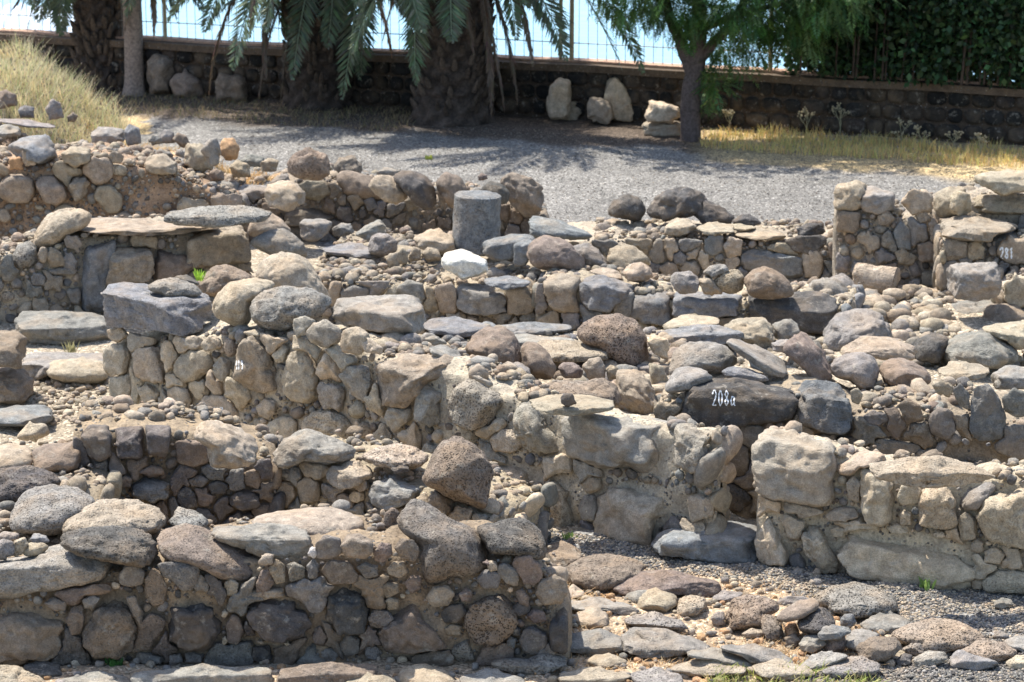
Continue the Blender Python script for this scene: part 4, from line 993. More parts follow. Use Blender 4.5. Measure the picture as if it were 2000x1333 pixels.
def in_poly(P, pts):
    "pts (n,2) inside polygon P"
    x, y = pts[:, 0], pts[:, 1]; r = np.zeros(len(pts), bool); Q = np.roll(P, -1, 0)
    for (x1, y1), (x2, y2) in zip(P, Q):
        if y1 == y2: continue
        c = ((y1 > y) != (y2 > y)) & (x < (x2 - x1) * (y - y1) / (y2 - y1) + x1); r ^= c
    return r
def build_wall(w, idx):
    rng = np.random.RandomState(100 + idx)
    ns = int(w.L / .035) + 2
    S = np.linspace(0, w.L, ns)
    prof = []
    nz = 16; ntop = int(w.th / .05) + 3
    rows = []
    for k in range(nz): rows.append(('f', k / nz))
    for k in range(ntop): rows.append(('t', k / (ntop - 1)))
    for k in range(1, 7): rows.append(('b', k / 6))
    G = np.zeros((ns, len(rows), 3))
    cr = w.crest(S) - .055
    for j, (kind, u) in enumerate(rows):
        if kind == 'f': z = -.12 + (cr + .12) * u; off = np.full(ns, .034 + .045 * u * u)
        elif kind == 't': z = cr + .03 * math.sin(math.pi * u); off = .09 + (w.thick(S) - .12) * u
        else: z = cr * (1 - u) - .12 * u; off = w.thick(S) + 0 * S
        G[:, j] = w.p0 + S[:, None] * w.t + off[:, None] * w.n + np.stack([0 * z, 0 * z, z], 1)
    V = G.reshape(-1, 3)
    nz_ = fbm(V * 5.0 + 9 * idx, 4); n2 = fbm(V * 17.0 + 3 * idx, 3)
    kk = np.array([0 if k == 'f' else 1 if k == 't' else 2 for k, _ in rows]); kk = np.tile(kk, ns)
    disp = nz_ * .028 + n2 * .014
    V = V + np.where((kk == 1)[:, None], np.array([0, 0, 1.0]), -w.n) * disp[:, None]
    nr = len(rows)
    i, j = np.meshgrid(np.arange(ns - 1), np.arange(nr - 1), indexing='ij')
    a = (i * nr + j).ravel(); F = np.stack([a, a + nr, a + nr + 1, a + 1], 1)
    # ends
    e0 = V[:nr]; e1 = V[-nr:]; n = len(V)
    m0 = e0 * .5 + e0.mean(0) * .5 - w.t * .03; m1 = e1 * .5 + e1.mean(0) * .5 + w.t * .03
    c0 = e0.mean(0, keepdims=True) - w.t * .035; c1 = e1.mean(0, keepdims=True) + w.t * .035
    V = np.concatenate([V, m0, m1, c0, c1]); jj = np.arange(nr - 1); l0 = (ns - 1) * nr
    F = np.concatenate([F, np.stack([jj, jj + 1, n + jj + 1, n + jj], 1), np.stack([l0 + jj + 1, l0 + jj, n + nr + jj, n + nr + jj + 1], 1),
                        np.stack([n + jj, n + jj + 1, np.full(nr - 1, n + 2 * nr), np.full(nr - 1, n + 2 * nr)], 1)[:, [0, 1, 2, 2]],
                        np.stack([n + nr + jj + 1, n + nr + jj, np.full(nr - 1, n + 2 * nr + 1), np.full(nr - 1, n + 2 * nr + 1)], 1)[:, [0, 1, 2, 2]]])
    q = F[:, 2] != F[:, 3]
    Ft = np.concatenate([F[q][:, [0, 1, 2]], F[q][:, [0, 2, 3]], F[~q][:, :3]])
    mid = tuple(w.pt(w.L / 2, 0, w.th / 2))
    root = empty('ruined_wall', mid); w.root = root
    tag(root, w.label, 'ruined wall', 'ruined basalt walls', 'thing')
    V2 = V; tint = (1 + .16 * fbm(V2 * 2.2 + idx, 2))[:, None] * w.col
    top = np.array([.40, .345, .26]) if w.key not in 'A' else np.array([.36, .30, .22])
    core = mesh_from('mortar_core', V, Ft, MORTAR, True, np.clip(tint, .03, .8), loc=mid)
    core.parent = root; core.location = (0, 0, 0)
    # fill the face between the traced stones: cobbles first, then ever smaller pebbles
    occ = [(P, None) for P in w.polys]; circ = np.zeros((0, 3))
    basis = np.stack([w.t, w.n, np.array([0, 0, 1.0])])     # local x,y,z rows
    Bf = np.stack([w.t, np.array([0, 0, 1.0]), -w.n])
    parts = []
    zmax = w.Z.max()
    # blocks fitted into what the traced stones leave free, each cut to the room it has
    sp = dict(A=.125, C=.15, D=.16, E=.14, K=.15, J=.14, I=.13, P=.13, B=.12, F=.14, Q=.14, G=.13, H=.26, N=.16).get(w.key, .14)
    polys = list(w.polys); seeds = np.zeros((0, 2)); n_room = 97 - len(w.parts)
    for _ in range(1500):
        s, z = rng.uniform(.03, w.L - .03), rng.uniform(.03, zmax)
        if z > w.crest(s) - .05: continue
        if len(seeds) and (np.hypot((seeds[:, 0] - s) / 1.2, seeds[:, 1] - z) < sp * rng.uniform(.55, 1.5)).any(): continue
        P = w.pt(s, z); q = to_px(P)[0][0]
        if not -60 < q[0] < 2060: continue
        ring = q + .035 * FPX / P[1] * np.array([[0, 0], [1, 0], [-1, 0], [0, 1], [0, -1]])
        if any(in_poly(pp, ring).any() for pp in polys if abs(pp[:, 0].mean() - q[0]) < 300): continue
        seeds = np.concatenate([seeds, [[s, z]]])
    keep = rng.rand(len(seeds)) < dict(G=.4, H=.15, C=.72, Q=.6).get(w.key, .78)
    for k in np.where(keep)[0][:n_room]:
        s, z = seeds[k]; pl = []; near = [pp for pp in polys if np.abs(pp.mean(0) - to_px(w.pt(s, z))[0][0]).max() < 260]
        oth = np.delete(seeds, k, 0)
        for a in np.linspace(0, 2 * math.pi, 18, endpoint=False):
            d = np.array([math.cos(a), math.sin(a)]); L = .17
            v = oth - np.array([s, z]); dd = v @ d; m = dd > 1e-3
            if m.any(): L = min(L, ((v[m] ** 2).sum(1) / 2 / dd[m]).min())
            if d[1] < 0: L = min(L, (z + .02) / -d[1])
            if d[1] > 0: L = min(L, max((w.crest(s) - z), .02) / d[1])
            if d[0] > 0: L = min(L, (w.L + .01 - s) / d[0])
            if d[0] < 0: L = min(L, (s + .01) / -d[0])
            rr = np.arange(.02, L, .008)
            if len(rr):
                pts = w.p0 + (s + rr * d[0])[:, None] * w.t + np.stack([0 * rr, 0 * rr, z + rr * d[1]], 1); px = to_px(pts)[0]
                ins = np.zeros(len(rr), bool)
                for pp in near: ins |= in_poly(pp, px)
                if ins.any(): L = rr[ins.argmax()]
            L = max(L - rng.uniform(.004, .022), .012); pl.append(w.pt(s + d[0] * L, z + d[1] * L))
        pl = to_px(np.array(pl))[0]; rad = np.hypot(*(pl - pl.mean(0)).T) / (FPX / w.pt(s, z)[1])
        if rad.mean() < .032: continue
        cl = w.mixc[rng.randint(len(w.mixc))]
        ob, _, _ = build_stone('stone', pl, w, 'f', cl, 'mmbr'[rng.randint(4)], {}, 5000 + 131 * idx + k)
        w.polys.append(pl); w.parts.append((ob, 0))
    if w.key in 'AEI':
        for ob, _ in w.parts: c4 = np.array(ob.color); c4[:3] *= .78; ob.color = c4
    if w.key in 'CDP':
        kf = dict(C=.30, D=.42, P=.15)[w.key]
        for ob, _ in w.parts: c4 = np.array(ob.color); c4[:3] = c4[:3] * (1 - kf) + np.array([.54, .46, .335]) * kf; ob.color = c4
    for r, tries in ((.058, 260), (.042, 600), (.03, 1300), (.021, 2600), (.013, 6000)):
        tries = int(tries * max(1.0, w.L / 3.0) * (.25 if w.key == 'H' else .8)); 
        if w.L * zmax < 1.0: tries //= 2
        s = rng.uniform(r * .6, w.L - r * .6, tries); z = rng.uniform(.0, zmax, tries)
        ok = z < w.crest(s) - r * .75; s, z = s[ok], z[ok]
        pts = w.p0 + s[:, None] * w.t + np.stack([0 * z, 0 * z, z], 1)
        px, dpt = to_px(pts); rp = r * FPX / dpt
        vis = (px[:, 0] > -40) & (px[:, 0] < 2040); s, z, pts, px, rp = s[vis], z[vis], pts[vis], px[vis], rp[vis]
        good = np.ones(len(s), bool)
        for P in w.polys:
            lo, hi = P.min(0) - rp.max(), P.max(0) + rp.max()
            near = np.where(good & (px[:, 0] > lo[0]) & (px[:, 0] < hi[0]) & (px[:, 1] > lo[1]) & (px[:, 1] < hi[1]))[0]
            if len(near) == 0: continue
            bad = in_poly(P, px[near])
            for a_ in range(8):
                bad |= in_poly(P, px[near] + (rp[near] * .82)[:, None] * np.array([math.cos(a_ * .785), math.sin(a_ * .785)]))
            good[near[bad]] = False
        s, z, pts = s[good], z[good], pts[good]
        for k in range(len(s)):
            rr = r * rng.uniform(.8, 1.15)
            if len(circ):
                d = np.hypot(circ[:, 0] - s[k], circ[:, 1] - z[k])
                if (d < (circ[:, 2] + rr) * .98).any(): continue
            circ = np.concatenate([circ, [[s[k], z[k], rr]]])
            P = pts[k] + w.n * (.035 + rr * rng.uniform(-.15, .2))
            cc = jit(rng, w.mixc[rng.randint(len(w.mixc))], .22)
            if r < .05 and rng.rand() < .6: cc = jit(rng, 'GDU'[rng.randint(3)], .2)
            if r < .04 and rng.rand() < .06: cc = jit(rng, 'L', .2)
            if r >= .05 and len(w.parts) + len(parts) < 98:
                h = Heap(); put(h, rng, np.zeros(3), rr, cc, 3, .6, Bf)
                V_ = h.V[0] * (1 + .05 * fbm(h.V[0] / rr * 1.7 + k, 2))[:, None] + P
                ob = mesh_from('stone', V_, h.F[0], ROCK, True, loc=tuple(P)); ob.color = (*cc, rng.choice([0, .1, .5]))
                parts.append(ob)
            else: put(w.smalls, rng, P, rr, cc, 2 if r > .02 else 1, .6, Bf)
    # rubble lying mortared on the top
    boxes = [(P_[:, 0].min() + 4, P_[:, 0].max() - 4, P_[:, 1].min() + 4, P_[:, 1].max() - 2) for P_ in w.polys]
    n = int(w.L * (w.th - .1) * 380)
    for k in range(n):
        s = rng.uniform(.02, w.L - .02); t = rng.uniform(.08, max(.1, float(w.thick(s)) - .04)); r = min(.009 + rng.exponential(.013), .075)
        P = w.pt(s, w.crest(s) - .02, t); 
        pxx = to_px(P)[0][0]
        if not -30 < pxx[0] < 2030 or any(P_[0] < pxx[0] < P_[1] and P_[2] < pxx[1] < P_[3] for P_ in boxes): continue
        put(w.smalls, rng, P + np.array([0, 0, .0]), r, jit(rng, 'GTTGPBTN'[rng.randint(8)], .25), 2 if r > .025 else 1, .7)
    for end in (0, 1):                                      # the visible end of a wall
        E0 = w.pt(w.L if end else 0, 0, 0); T = w.t if end else -w.t; the = float(w.thick(w.L if end else 0)); ze = float(w.crest(w.L if end else 0))
        if (CAM - E0) @ T < 0 and abs(to_px(E0)[0][0][0] - 1000) < 1050: continue
        Be = np.stack([w.n, np.array([0, 0, 1.0]), T]); ce = np.zeros((0, 3))
        for r, tries in ((.10, 60), (.07, 120), (.05, 200), (.034, 400), (.022, 800), (.014, 900)):
            for _ in range(tries):
                u, z, rr = rng.uniform(0, the), rng.uniform(0, ze), r * rng.uniform(.8, 1.1)
                if z > ze - r * .6 or (len(ce) and (np.hypot(ce[:, 0] - u, ce[:, 1] - z) < (ce[:, 2] + rr)).any()): continue
                ce = np.concatenate([ce, [[u, z, rr]]]); cc = jit(rng, w.mixc[rng.randint(len(w.mixc))], .22)
                put(w.smalls, rng, E0 + w.n * u + T * (.01 + .03 * (1 - abs(2 * u / the - 1))) + np.array([0, 0, z]), rr, cc, 3 if r > .06 else 2, .5, Be)
    for ob in [p for p, _ in w.parts] + parts: child(ob, root)
    if w.smalls.V:
        ob = w.smalls.build('pebbles', PEB, loc=mid); ob.parent = root; ob.location = (0, 0, 0); ob['kind'] = 'stuff'
# ================================================================ THE PLACE
def sstep(x, a, b): t = np.clip((x - a) / (b - a), 0, 1); return t * t * (3 - 2 * t)
def box(x, y, x0, x1, y0, y1, f=.3): return sstep(x, x0 - f, x0) * (1 - sstep(x, x1, x1 + f)) * sstep(y, y0 - f, y0) * (1 - sstep(y, y1, y1 + f))
def terrain_z(x, y):
    z = 0 * x
    cl = 15.85 - .785 * (x - .0) + .2                       # just behind the middle wall
    z = np.maximum(z, .40 * sstep(y, cl, cl + .5) * box(x, y, -1.3, 1.2, 14, 18.45, .25))
    z = np.maximum(z, .30 * box(x, y, 1.1, 6, 16.0, 18.6, .3))
    z = np.maximum(z, .16 * box(x, y, 2.6, 6, 18.6, 20.6, .5))
    z = np.maximum(z, .62 * box(x, y, -5.2, -2.2, 24.0, 24.9, .2) * (1 - sstep(x, -3.4, -2.0)))
    # grassy bank
    bx = 1 - sstep(x, -5.5, -4.2)
    z = np.maximum(z, (.70 + .36 * sstep(y, 24.2, 27.5)) * bx * sstep(y, 23.75, 24.0) * (1 - sstep(y, 27.6, 30.5)))
    z = np.maximum(z, .30 * np.exp(-((x + 1.9) ** 2 / .9 + (y - 25.6) ** 2 / .8)))
    z = z - 4.0 * sstep(y + .374 * x, 31.2, 33.5)
    return z
def full_z(x, y):
    z0 = terrain_z(x, y); P = np.stack([x, y, z0], 1)
    near = (y > 8) & (y < 35)
    z = z0 + np.where(near, fbm(P * 3.1, 3) * np.where(y > 23, .012, .022) + fbm(P * 14, 2) * .008, 0)
    return z + box(x, y, -6, -2.5, 23.5, 28, .4) * fbm(P * 4.3, 3) * .05
def build_ground():
    xs = np.concatenate([np.linspace(-80, -8, 24)[:-1], np.arange(-8, 8, .055), np.linspace(8, 80, 24)])
    ys = np.concatenate([[-20, 0, 6], np.arange(10, 33, .06), np.linspace(33, 45, 30)])
    X, Y = np.meshgrid(xs, ys, indexing='ij'); x, y = X.ravel(), Y.ravel()
    z = terrain_z(x, y)
    P = np.stack([x, y, z], 1)
    P[:, 2] = full_z(x, y)
    tan, path, lane, dirt = np.array([.36, .30, .22]), np.array([.205, .195, .178]), np.array([.27, .26, .24]), np.array([.42, .315, .21])
    straw, litter = np.array([.44, .33, .18]), np.array([.11, .085, .065])
    wob = fbm(P * 1.9 + 4, 3) * .25
    def zone(poly):
        Q = np.array([at_z(*p)[:2] for p in poly]); return in_poly(Q, np.stack([x + wob * .5, y + wob * .6], 1))
    C = np.tile(tan, (len(x), 1))
    C[(y + wob * .6 > 23.2 + .9 * (x < -1.8))] = path
    C[zone([(1040, 1030), (1490, 1100), (2100, 1150), (2100, 1340), (1900, 1290), (1700, 1190), (1450, 1130), (1250, 1100), (1100, 1080)])] = lane
    C[zone([(1700, 1290), (2100, 1270), (2100, 1420), (1500, 1420)])] = lane * .85
    C[zone([(1100, 1100), (1250, 1110), (1460, 1140), (1700, 1200), (1760, 1290), (1500, 1420), (-100, 1420), (-100, 1300), (1100, 1300)])] = dirt * .9 + tan * .1
    bk = (y > 24.0) & (x < -4.45 + wob) & (y < 31); C[bk] = straw; C[bk & (y + wob < 25.9)] = np.array([.27, .20, .145])
    k = box(x, y, -4.2, -2.0, 23.5, 26.5, .2) * (wob > -.02) ; C = C * (1 - k[:, None] * .7) + np.array([.50, .31, .15]) * k[:, None] * .7
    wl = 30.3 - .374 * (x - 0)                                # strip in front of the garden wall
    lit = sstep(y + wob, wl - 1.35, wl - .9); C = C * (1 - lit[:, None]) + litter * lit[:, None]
    lit2 = sstep(y + wob, wl - 2.0, wl - 1.4) * sstep(x, 1.9, 2.4); C = C * (1 - lit2[:, None]) + straw * lit2[:, None]
    C = C * (1 + .10 * fbm(P * 1.1, 2))[:, None]
    nx, ny = len(xs), len(ys); i, j = np.meshgrid(np.arange(nx - 1), np.arange(ny - 1), indexing='ij'); a = (i * ny + j).ravel()
    F = np.stack([a, a + ny, a + ny + 1, a + 1], 1)
    g = mesh_from('ground', P, F, GROUND, True, np.clip(C, .02, .9)); tag(g, kind='structure')
build_ground()
# the lake beyond the garden wall
def water():
    m, t, b = new_mat('lake_water'); L = t.links.new
    tc = N(t, 'ShaderNodeTexCoord'); mp = N(t, 'ShaderNodeMapping'); mp.inputs['Scale'].default_value = (.5, 2.5, 1); L(tc.outputs['Object'], mp.inputs[0])
    n = N(t, 'ShaderNodeTexNoise', Scale=.8, Detail=5); L(mp.outputs[0], n.inputs['Vector'])
    L(mix(t, 'MIX', n.outputs['Fac'], (.17, .33, .43), (.23, .40, .49)), b.inputs['Base Color']); b.inputs['Roughness'].default_value = .5
    bp = N(t, 'ShaderNodeBump', Strength=.25, Distance=.2); L(n.outputs['Fac'], bp.inputs['Height']); L(bp.outputs[0], b.inputs['Normal'])
    V = np.array([(-6000, 36.5, -2.2), (6000, 36.5, -2.2), (6000, 12000, -2.2), (-6000, 12000, -2.2)])
    o = mesh_from('water', V, np.array([[0, 1, 2, 3]]), m, False); tag(o, kind='structure')
water()
read_stones()
for i_, w_ in enumerate(WALLS.values()): build_wall(w_, i_)

# ---------------------------------------------------------------- columns (cut drums)
def drum(base, axis, r0, r1, length, colour, label, seed, name='column_drum', part_of=None):
    rng = np.random.RandomState(seed); axis = np.array(axis, float); axis /= np.linalg.norm(axis)
    u = np.cross(axis, [0, 1, 0.3]); u /= np.linalg.norm(u); v = np.cross(axis, u)
    na, nl = 72, 40; rows = []
    for k in range(nl + 1):
        f = k / nl; rows.append((f * length, r0 + (r1 - r0) * f))
    rows = [(0.0, r0 * .01), (0, r0 * .5), (0.0, r0 * .93), (.012, r0 * .985)] + rows[1:-1] + [(length - .012, r1 * .985), (length, r1 * .93), (length, r1 * .5), (length, r1 * .01)]
    V = []
    for (h, r) in rows:
        a = np.linspace(0, 2 * math.pi, na, endpoint=False)
        V.append(np.array(base) + axis * h + r * (np.cos(a)[:, None] * u + np.sin(a)[:, None] * v))
    V = np.concatenate(V); c = np.array(base) + axis * length / 2; nrm = V - c; nrm /= np.linalg.norm(nrm, axis=1)[:, None]
    V = V + nrm * (fbm(V * 14 + seed, 3) * .006 - np.maximum(0, fbm(V * 5 - seed, 2) - .45) * .05)[:, None]
    n = len(rows); i, j = np.meshgrid(np.arange(n - 1), np.arange(na), indexing='ij'); i, j = i.ravel(), j.ravel(); j2 = (j + 1) % na
    F = np.stack([i * na + j, i * na + j2, (i + 1) * na + j2, (i + 1) * na + j], 1)
    o = mesh_from(name, V, F, ROCK, True, loc=tuple(c)); o.color = (*jit(rng, colour, .03), .35)
    return tag(o, label, 'column drum', 'column drums')
b0 = at_z(928, 497, .43); s_ = b0[1] / FPX
drum(b0 + np.array([0, .18, -.02]), (.045, .02, 1), 48 * s_, 47 * s_, .50, (.215, .215, .21), 'grey column drum standing upright on the rubble platform', 11)
b1 = at_z(1672, 562, .22)
drum(b1 + np.array([0, .12, .06]), (1, -.35, -.06), 30 * b1[1] / FPX, 31 * b1[1] / FPX, .36, 'P', 'pale tan column drum lying on its side in front of the far right wall', 12)

# ---------------------------------------------------------------- loose rubble and gravel
def on_ground(x, y): return float(terrain_z(np.array([x]), np.array([y]))[0])
def scatter(name, poly, n, rlo, rhi, cols, label, seed, z0=None, sub=1, flat=.7, ex=.35):
    rng = np.random.RandomState(seed); h = Heap()
    Q = np.array([at_z(p[0], p[1], z0 or 0)[:2] for p in poly]); lo, hi = Q.min(0), Q.max(0); k = 0
    pts = rng.uniform(lo, hi, (n * 4, 2)); pts = pts[in_poly(Q, pts)][:n]
    zz = full_z(pts[:, 0], pts[:, 1])
    for (x, y), z in zip(pts, zz):
        r = rlo + (rhi - rlo) * rng.rand() ** 2.5
        put(h, rng, np.array([x, y, z + r * ex]), r, jit(rng, cols[rng.randint(len(cols))], .25), sub, flat)
    o = h.build(name, PEB); return tag(o, label, None, None, 'stuff')
scatter('gravel', [(1040, 1030), (1500, 1095), (2060, 1150), (2060, 1290), (1760, 1210), (1450, 1140), (1200, 1110), (1080, 1080)], 19000, .004, .012, 'GDGLPGPU', 'grey and white gravel of the lane before the pale wall', 1)
scatter('gravel', [(1650, 1300), (2060, 1250), (2060, 1345), (1500, 1345)], 5000, .005, .012, 'GDGPDGG', 'dark gravel in the bottom right corner', 2)
scatter('gravel', [(300, 190), (2100, 340), (2100, 430), (1400, 460), (1000, 420), (500, 300)], 12000, .004, .009, 'GGGTDD', 'fine grey gravel of the sloping path', 3)
scatter('rubble', [(60, 745), (230, 745), (240, 830), (60, 830)], 500, .008, .035, 'TPGTT', 'crumbled tan rubble in the passage left of the middle wall', 4, sub=2)
scatter('rubble', [(1080, 1110), (1700, 1150), (1760, 1340), (1080, 1340)], 900, .006, .03, 'GTOTGP', 'small chips and dirt between the paving slabs', 5, sub=2)
scatter('rubble', [(830, 590), (1300, 590), (1300, 720), (830, 720)], 500, .01, .045, 'GUTGG', 'stone chips on the raised floor behind the middle wall', 6, z0=.4, sub=2)
scatter('rubble', [(1080, 690), (1340, 690), (1340, 820), (1080, 800)], 700, .012, .075, 'GTTPBG', 'tumbled cobbles between the middle wall and the painted block', 13, z0=.35, sub=3)
scatter('rubble', [(660, 600), (1000, 600), (1080, 800), (800, 760)], 500, .012, .06, 'GTTGBU', 'cobbles behind the crest of the middle wall', 14, z0=.5, sub=3)
scatter('rubble', [(1280, 610), (2050, 610), (2050, 730), (1280, 720)], 800, .012, .06, 'GTTPG', 'stone chips on the raised floor at right', 7, z0=.3, sub=2)
scatter('rubble', [(1680, 520), (1860, 520), (1870, 690), (1680, 690)], 360, .02, .10, 'TPPTG', 'pale tumbled rubble left of the two block stack', 8, z0=.12, sub=2)
scatter('rubble', [(-40, 190), (300, 235), (480, 330), (-80, 330)], 900, .012, .085, 'GTBNG', 'loose stones in the soil of the bank', 9, z0=.7, sub=2)
scatter('rubble', [(480, 330), (1060, 380), (1060, 470), (480, 470)], 400, .012, .06, 'GTBNG', 'loose stones below the gravel slope', 10, sub=2)
scatter('rubble', [(-20, 1295), (1110, 1290), (1110, 1345), (-20, 1345)], 300, .006, .03, 'GTOTGL', 'chips at the foot of the front wall', 12, sub=2)

# ---------------------------------------------------------------- garden wall, fence
WB0, WB1 = at_z(-300, 146), at_z(2300, 304)
wv = WB1 - WB0; WLn = np.hypot(wv[0], wv[1]); wt = wv / WLn; wn = np.array([-wt[1], wt[0], 0])
WH = .66
DARKW = rock_material('garden_basalt', 'attr', .8)
def garden_wall():
    rng = np.random.RandomState(5); root = empty('garden_wall', tuple(WB0 + wt * WLn / 2))
    tag(root, 'low shaded garden wall of coursed dark stones with a concrete coping, behind the palms', 'garden wall')
    loc = tuple(root.location)
    h = Heap(); z = 0.02
    for course in range(3):
        hh = .19; s = rng.uniform(-.2, 0)
        while s < WLn:
            L = rng.uniform(.17, .30); V, F = superq(2, 4.5, rng, 2, .85)
            V = V * np.array([L / 2 - .012, .03, hh / 2 - .012]) @ np.stack([wt, wn, np.array([0, 0, 1.])]) + WB0 + wt * (s + L / 2) + np.array([0, 0, z + hh / 2])
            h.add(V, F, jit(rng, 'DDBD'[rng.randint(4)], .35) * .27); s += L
        z += hh
    o = h.build('stonework', DARKW, loc=loc); o.parent = root; o.location = (0, 0, 0)
    def slab(name, z0, z1, o0, o1, mat, col):
        n = 160; S = np.linspace(0, WLn, n); V = []
        for s in S:
            for (oo, zz) in ((o0, z0), (o0, z1), (o1, z1), (o1, z0)): V.append(WB0 + wt * s + wn * oo + np.array([0, 0, zz + .006 * math.sin(s * 3.1)]))
        V = np.array(V); F = []
        for k in range(n - 1):
            for q in range(4): F.append((4 * k + q, 4 * k + (q + 1) % 4, 4 * k + 4 + (q + 1) % 4, 4 * k + 4 + q))
        F += [(0, 1, 2, 3), (4 * n - 1, 4 * n - 2, 4 * n - 3, 4 * n - 4)]
        ob = mesh_from(name, V, np.array(F), mat, False, np.tile(col, (len(V), 1)), loc=loc); ob.parent = root; ob.location = (0, 0, 0); return ob
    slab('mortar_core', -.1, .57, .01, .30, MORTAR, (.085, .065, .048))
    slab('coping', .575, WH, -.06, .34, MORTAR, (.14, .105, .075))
    slab('coping_edge', WH + .003, WH + .03, .10, .33, MORTAR, (.5, .33, .24))
garden_wall()
STEEL = plain('painted_steel', (.34, .30, .22), .5, var=.15)
def tube(h, P, R, col, na=6):
    P = np.array(P, float); n = len(P); R = np.broadcast_to(np.array(R, float), (n,)); T = np.gradient(P, axis=0); V = []
    for k in range(n):
        t = T[k] / (np.linalg.norm(T[k]) + 1e-9); a = np.array([0, 1, 0.01]) if abs(t[1]) < .9 else np.array([1., 0, 0]); u = np.cross(t, a); u /= np.linalg.norm(u); v = np.cross(t, u)
        an = np.linspace(0, 2 * math.pi, na, endpoint=False); V.append(P[k] + R[k] * (np.cos(an)[:, None] * u + np.sin(an)[:, None] * v))
    V = np.concatenate(V); i, j = np.meshgrid(np.arange(n - 1), np.arange(na), indexing='ij'); i, j = i.ravel(), j.ravel(); j2 = (j + 1) % na
    h.add(V, np.stack([i * na + j, i * na + j2, (i + 1) * na + j2, (i + 1) * na + j], 1), col)
def fence():
    root = empty('fence', tuple(WB0 + wt * WLn / 2 + np.array([0, 0, WH]))); loc = tuple(root.location)
    tag(root, 'thin barred metal fence standing on the garden wall against the lake', 'fence')
    h = Heap(); off = wn * .14; Z = np.array([0, 0, 1.])
    s = .05
    while s < WLn:
        tube(h, [WB0 + wt * s + off + Z * (WH + .03 + .0), WB0 + wt * s + off + Z * (WH + 1.75)], .004, (.25, .22, .19), 4); s += .118
    for z in (.24, 1.0, 1.7): tube(h, [WB0 + off + Z * (WH + z), WB0 + wt * WLn + off + Z * (WH + z)], .006, (.34, .31, .27), 4)
    o = h.build('bars', plain('fence_bars', (.3, .3, .3), .6, src='attr'), loc=loc); o.parent = root; o.location = (0, 0, 0)
    for px in (-60, 325, 322 + 385, 1095, 1117, 1505, 1890, 2100):
        d = ray(px, 130); q = WB0 + off; P = CAM + d * (((q - CAM) @ wn) / (d @ wn)); hh = Heap()
        tube(hh, [(P[0], P[1], WH), (P[0], P[1], WH + 1.8)], .024, (.36, .30, .19), 8)
        o = hh.build('post', plain('post_paint', (.4, .3, .2), .6, src='attr'), loc=loc); o.parent = root; o.location = (0, 0, 0)
fence()
# ---------------------------------------------------------------- palms
LEAFM = plain('palm_leaf', (.06, .1, .05), .45, trans=.25, src='attr', var=.2)
BARK = plain('bark', (.2, .15, .1), .95, src='attr', var=.45, scale=30)
def bez(P, n):
    P = [np.array(p, float) for p in P]; t = np.linspace(0, 1, n)[:, None]
    if len(P) == 3: return (1 - t) ** 2 * P[0] + 2 * t * (1 - t) * P[1] + t * t * P[2]
    return (1 - t) ** 3 * P[0] + 3 * t * (1 - t) ** 2 * P[1] + 3 * t * t * (1 - t) * P[2] + t ** 3 * P[3]
def leaf_quads(h, A, B, W, wid, cols):
    "narrow pointed leaflets from A to B, W = width direction"
    n = len(A); M = A * .55 + B * .45
    V = np.stack([A, M + W * wid[:, None], B, M - W * wid[:, None]], 1).reshape(-1, 3)
    F = (np.arange(n) * 4)[:, None] + np.array([0, 1, 2, 3]); h.add(V, F, np.repeat(cols, 4, 0))
def frond(rng, P, leaf=.34, n=75, col=(.07, .12, .06), dead=False):
    C = bez(P, n); T = np.gradient(C, axis=0); T /= np.linalg.norm(T, axis=1)[:, None]
    h = Heap(); hq = Heap()
    tube(hq, C[::4], np.linspace(.022, .005, len(C[::4])), np.array(col) * (1.5 if not dead else 1.1) + .03, 5)
    side = np.cross(T, [0, 0, 1.]); side /= np.linalg.norm(side, axis=1)[:, None] + 1e-6
    tw = rng.uniform(-.8, .8); upv = np.cross(side, T)
    side = side * math.cos(tw) + upv * math.sin(tw); upv = np.cross(side, T)
    f = np.linspace(0, 1, n); ln = leaf * np.clip(np.sin(math.pi * np.clip(f * .93 + .07, 0, 1)) ** .55, .12, 1)
    A, B, W, wd, cc = [], [], [], [], []
    for s in (-1, 1):
        for rep in (0, 1):
            d = T * (.75 + .35 * f[:, None]) + s * side * (1.0 if not dead else .45) + upv * rng.uniform(-.05, .5, n)[:, None] + rng.normal(0, .12, (n, 3)) + np.array([0, 0, -.25 - (.8 if dead else 0)])
            d /= np.linalg.norm(d, axis=1)[:, None]
            a = C + T * rng.uniform(-.02, .02, n)[:, None]; l = ln * rng.uniform(.75, 1.1, n)
            A.append(a); B.append(a + d * l[:, None]); W.append(np.cross(d, side * .3 + upv)); wd.append(rng.uniform(.008, .013, n) * (1.2 if not dead else .8))
            c = np.array(col) * rng.uniform(.75, 1.35, n)[:, None] * (1 + .1 * rng.normal(size=(n, 3))); cc.append(c)
    W = np.concatenate(W); W /= np.linalg.norm(W, axis=1)[:, None] + 1e-6
    leaf_quads(h, np.concatenate(A), np.concatenate(B), W, np.concatenate(wd), np.clip(np.concatenate(cc), .01, .8))
    h.V += hq.V; h.F += [f + h.n for f in hq.F]; h.C += hq.C
    return h
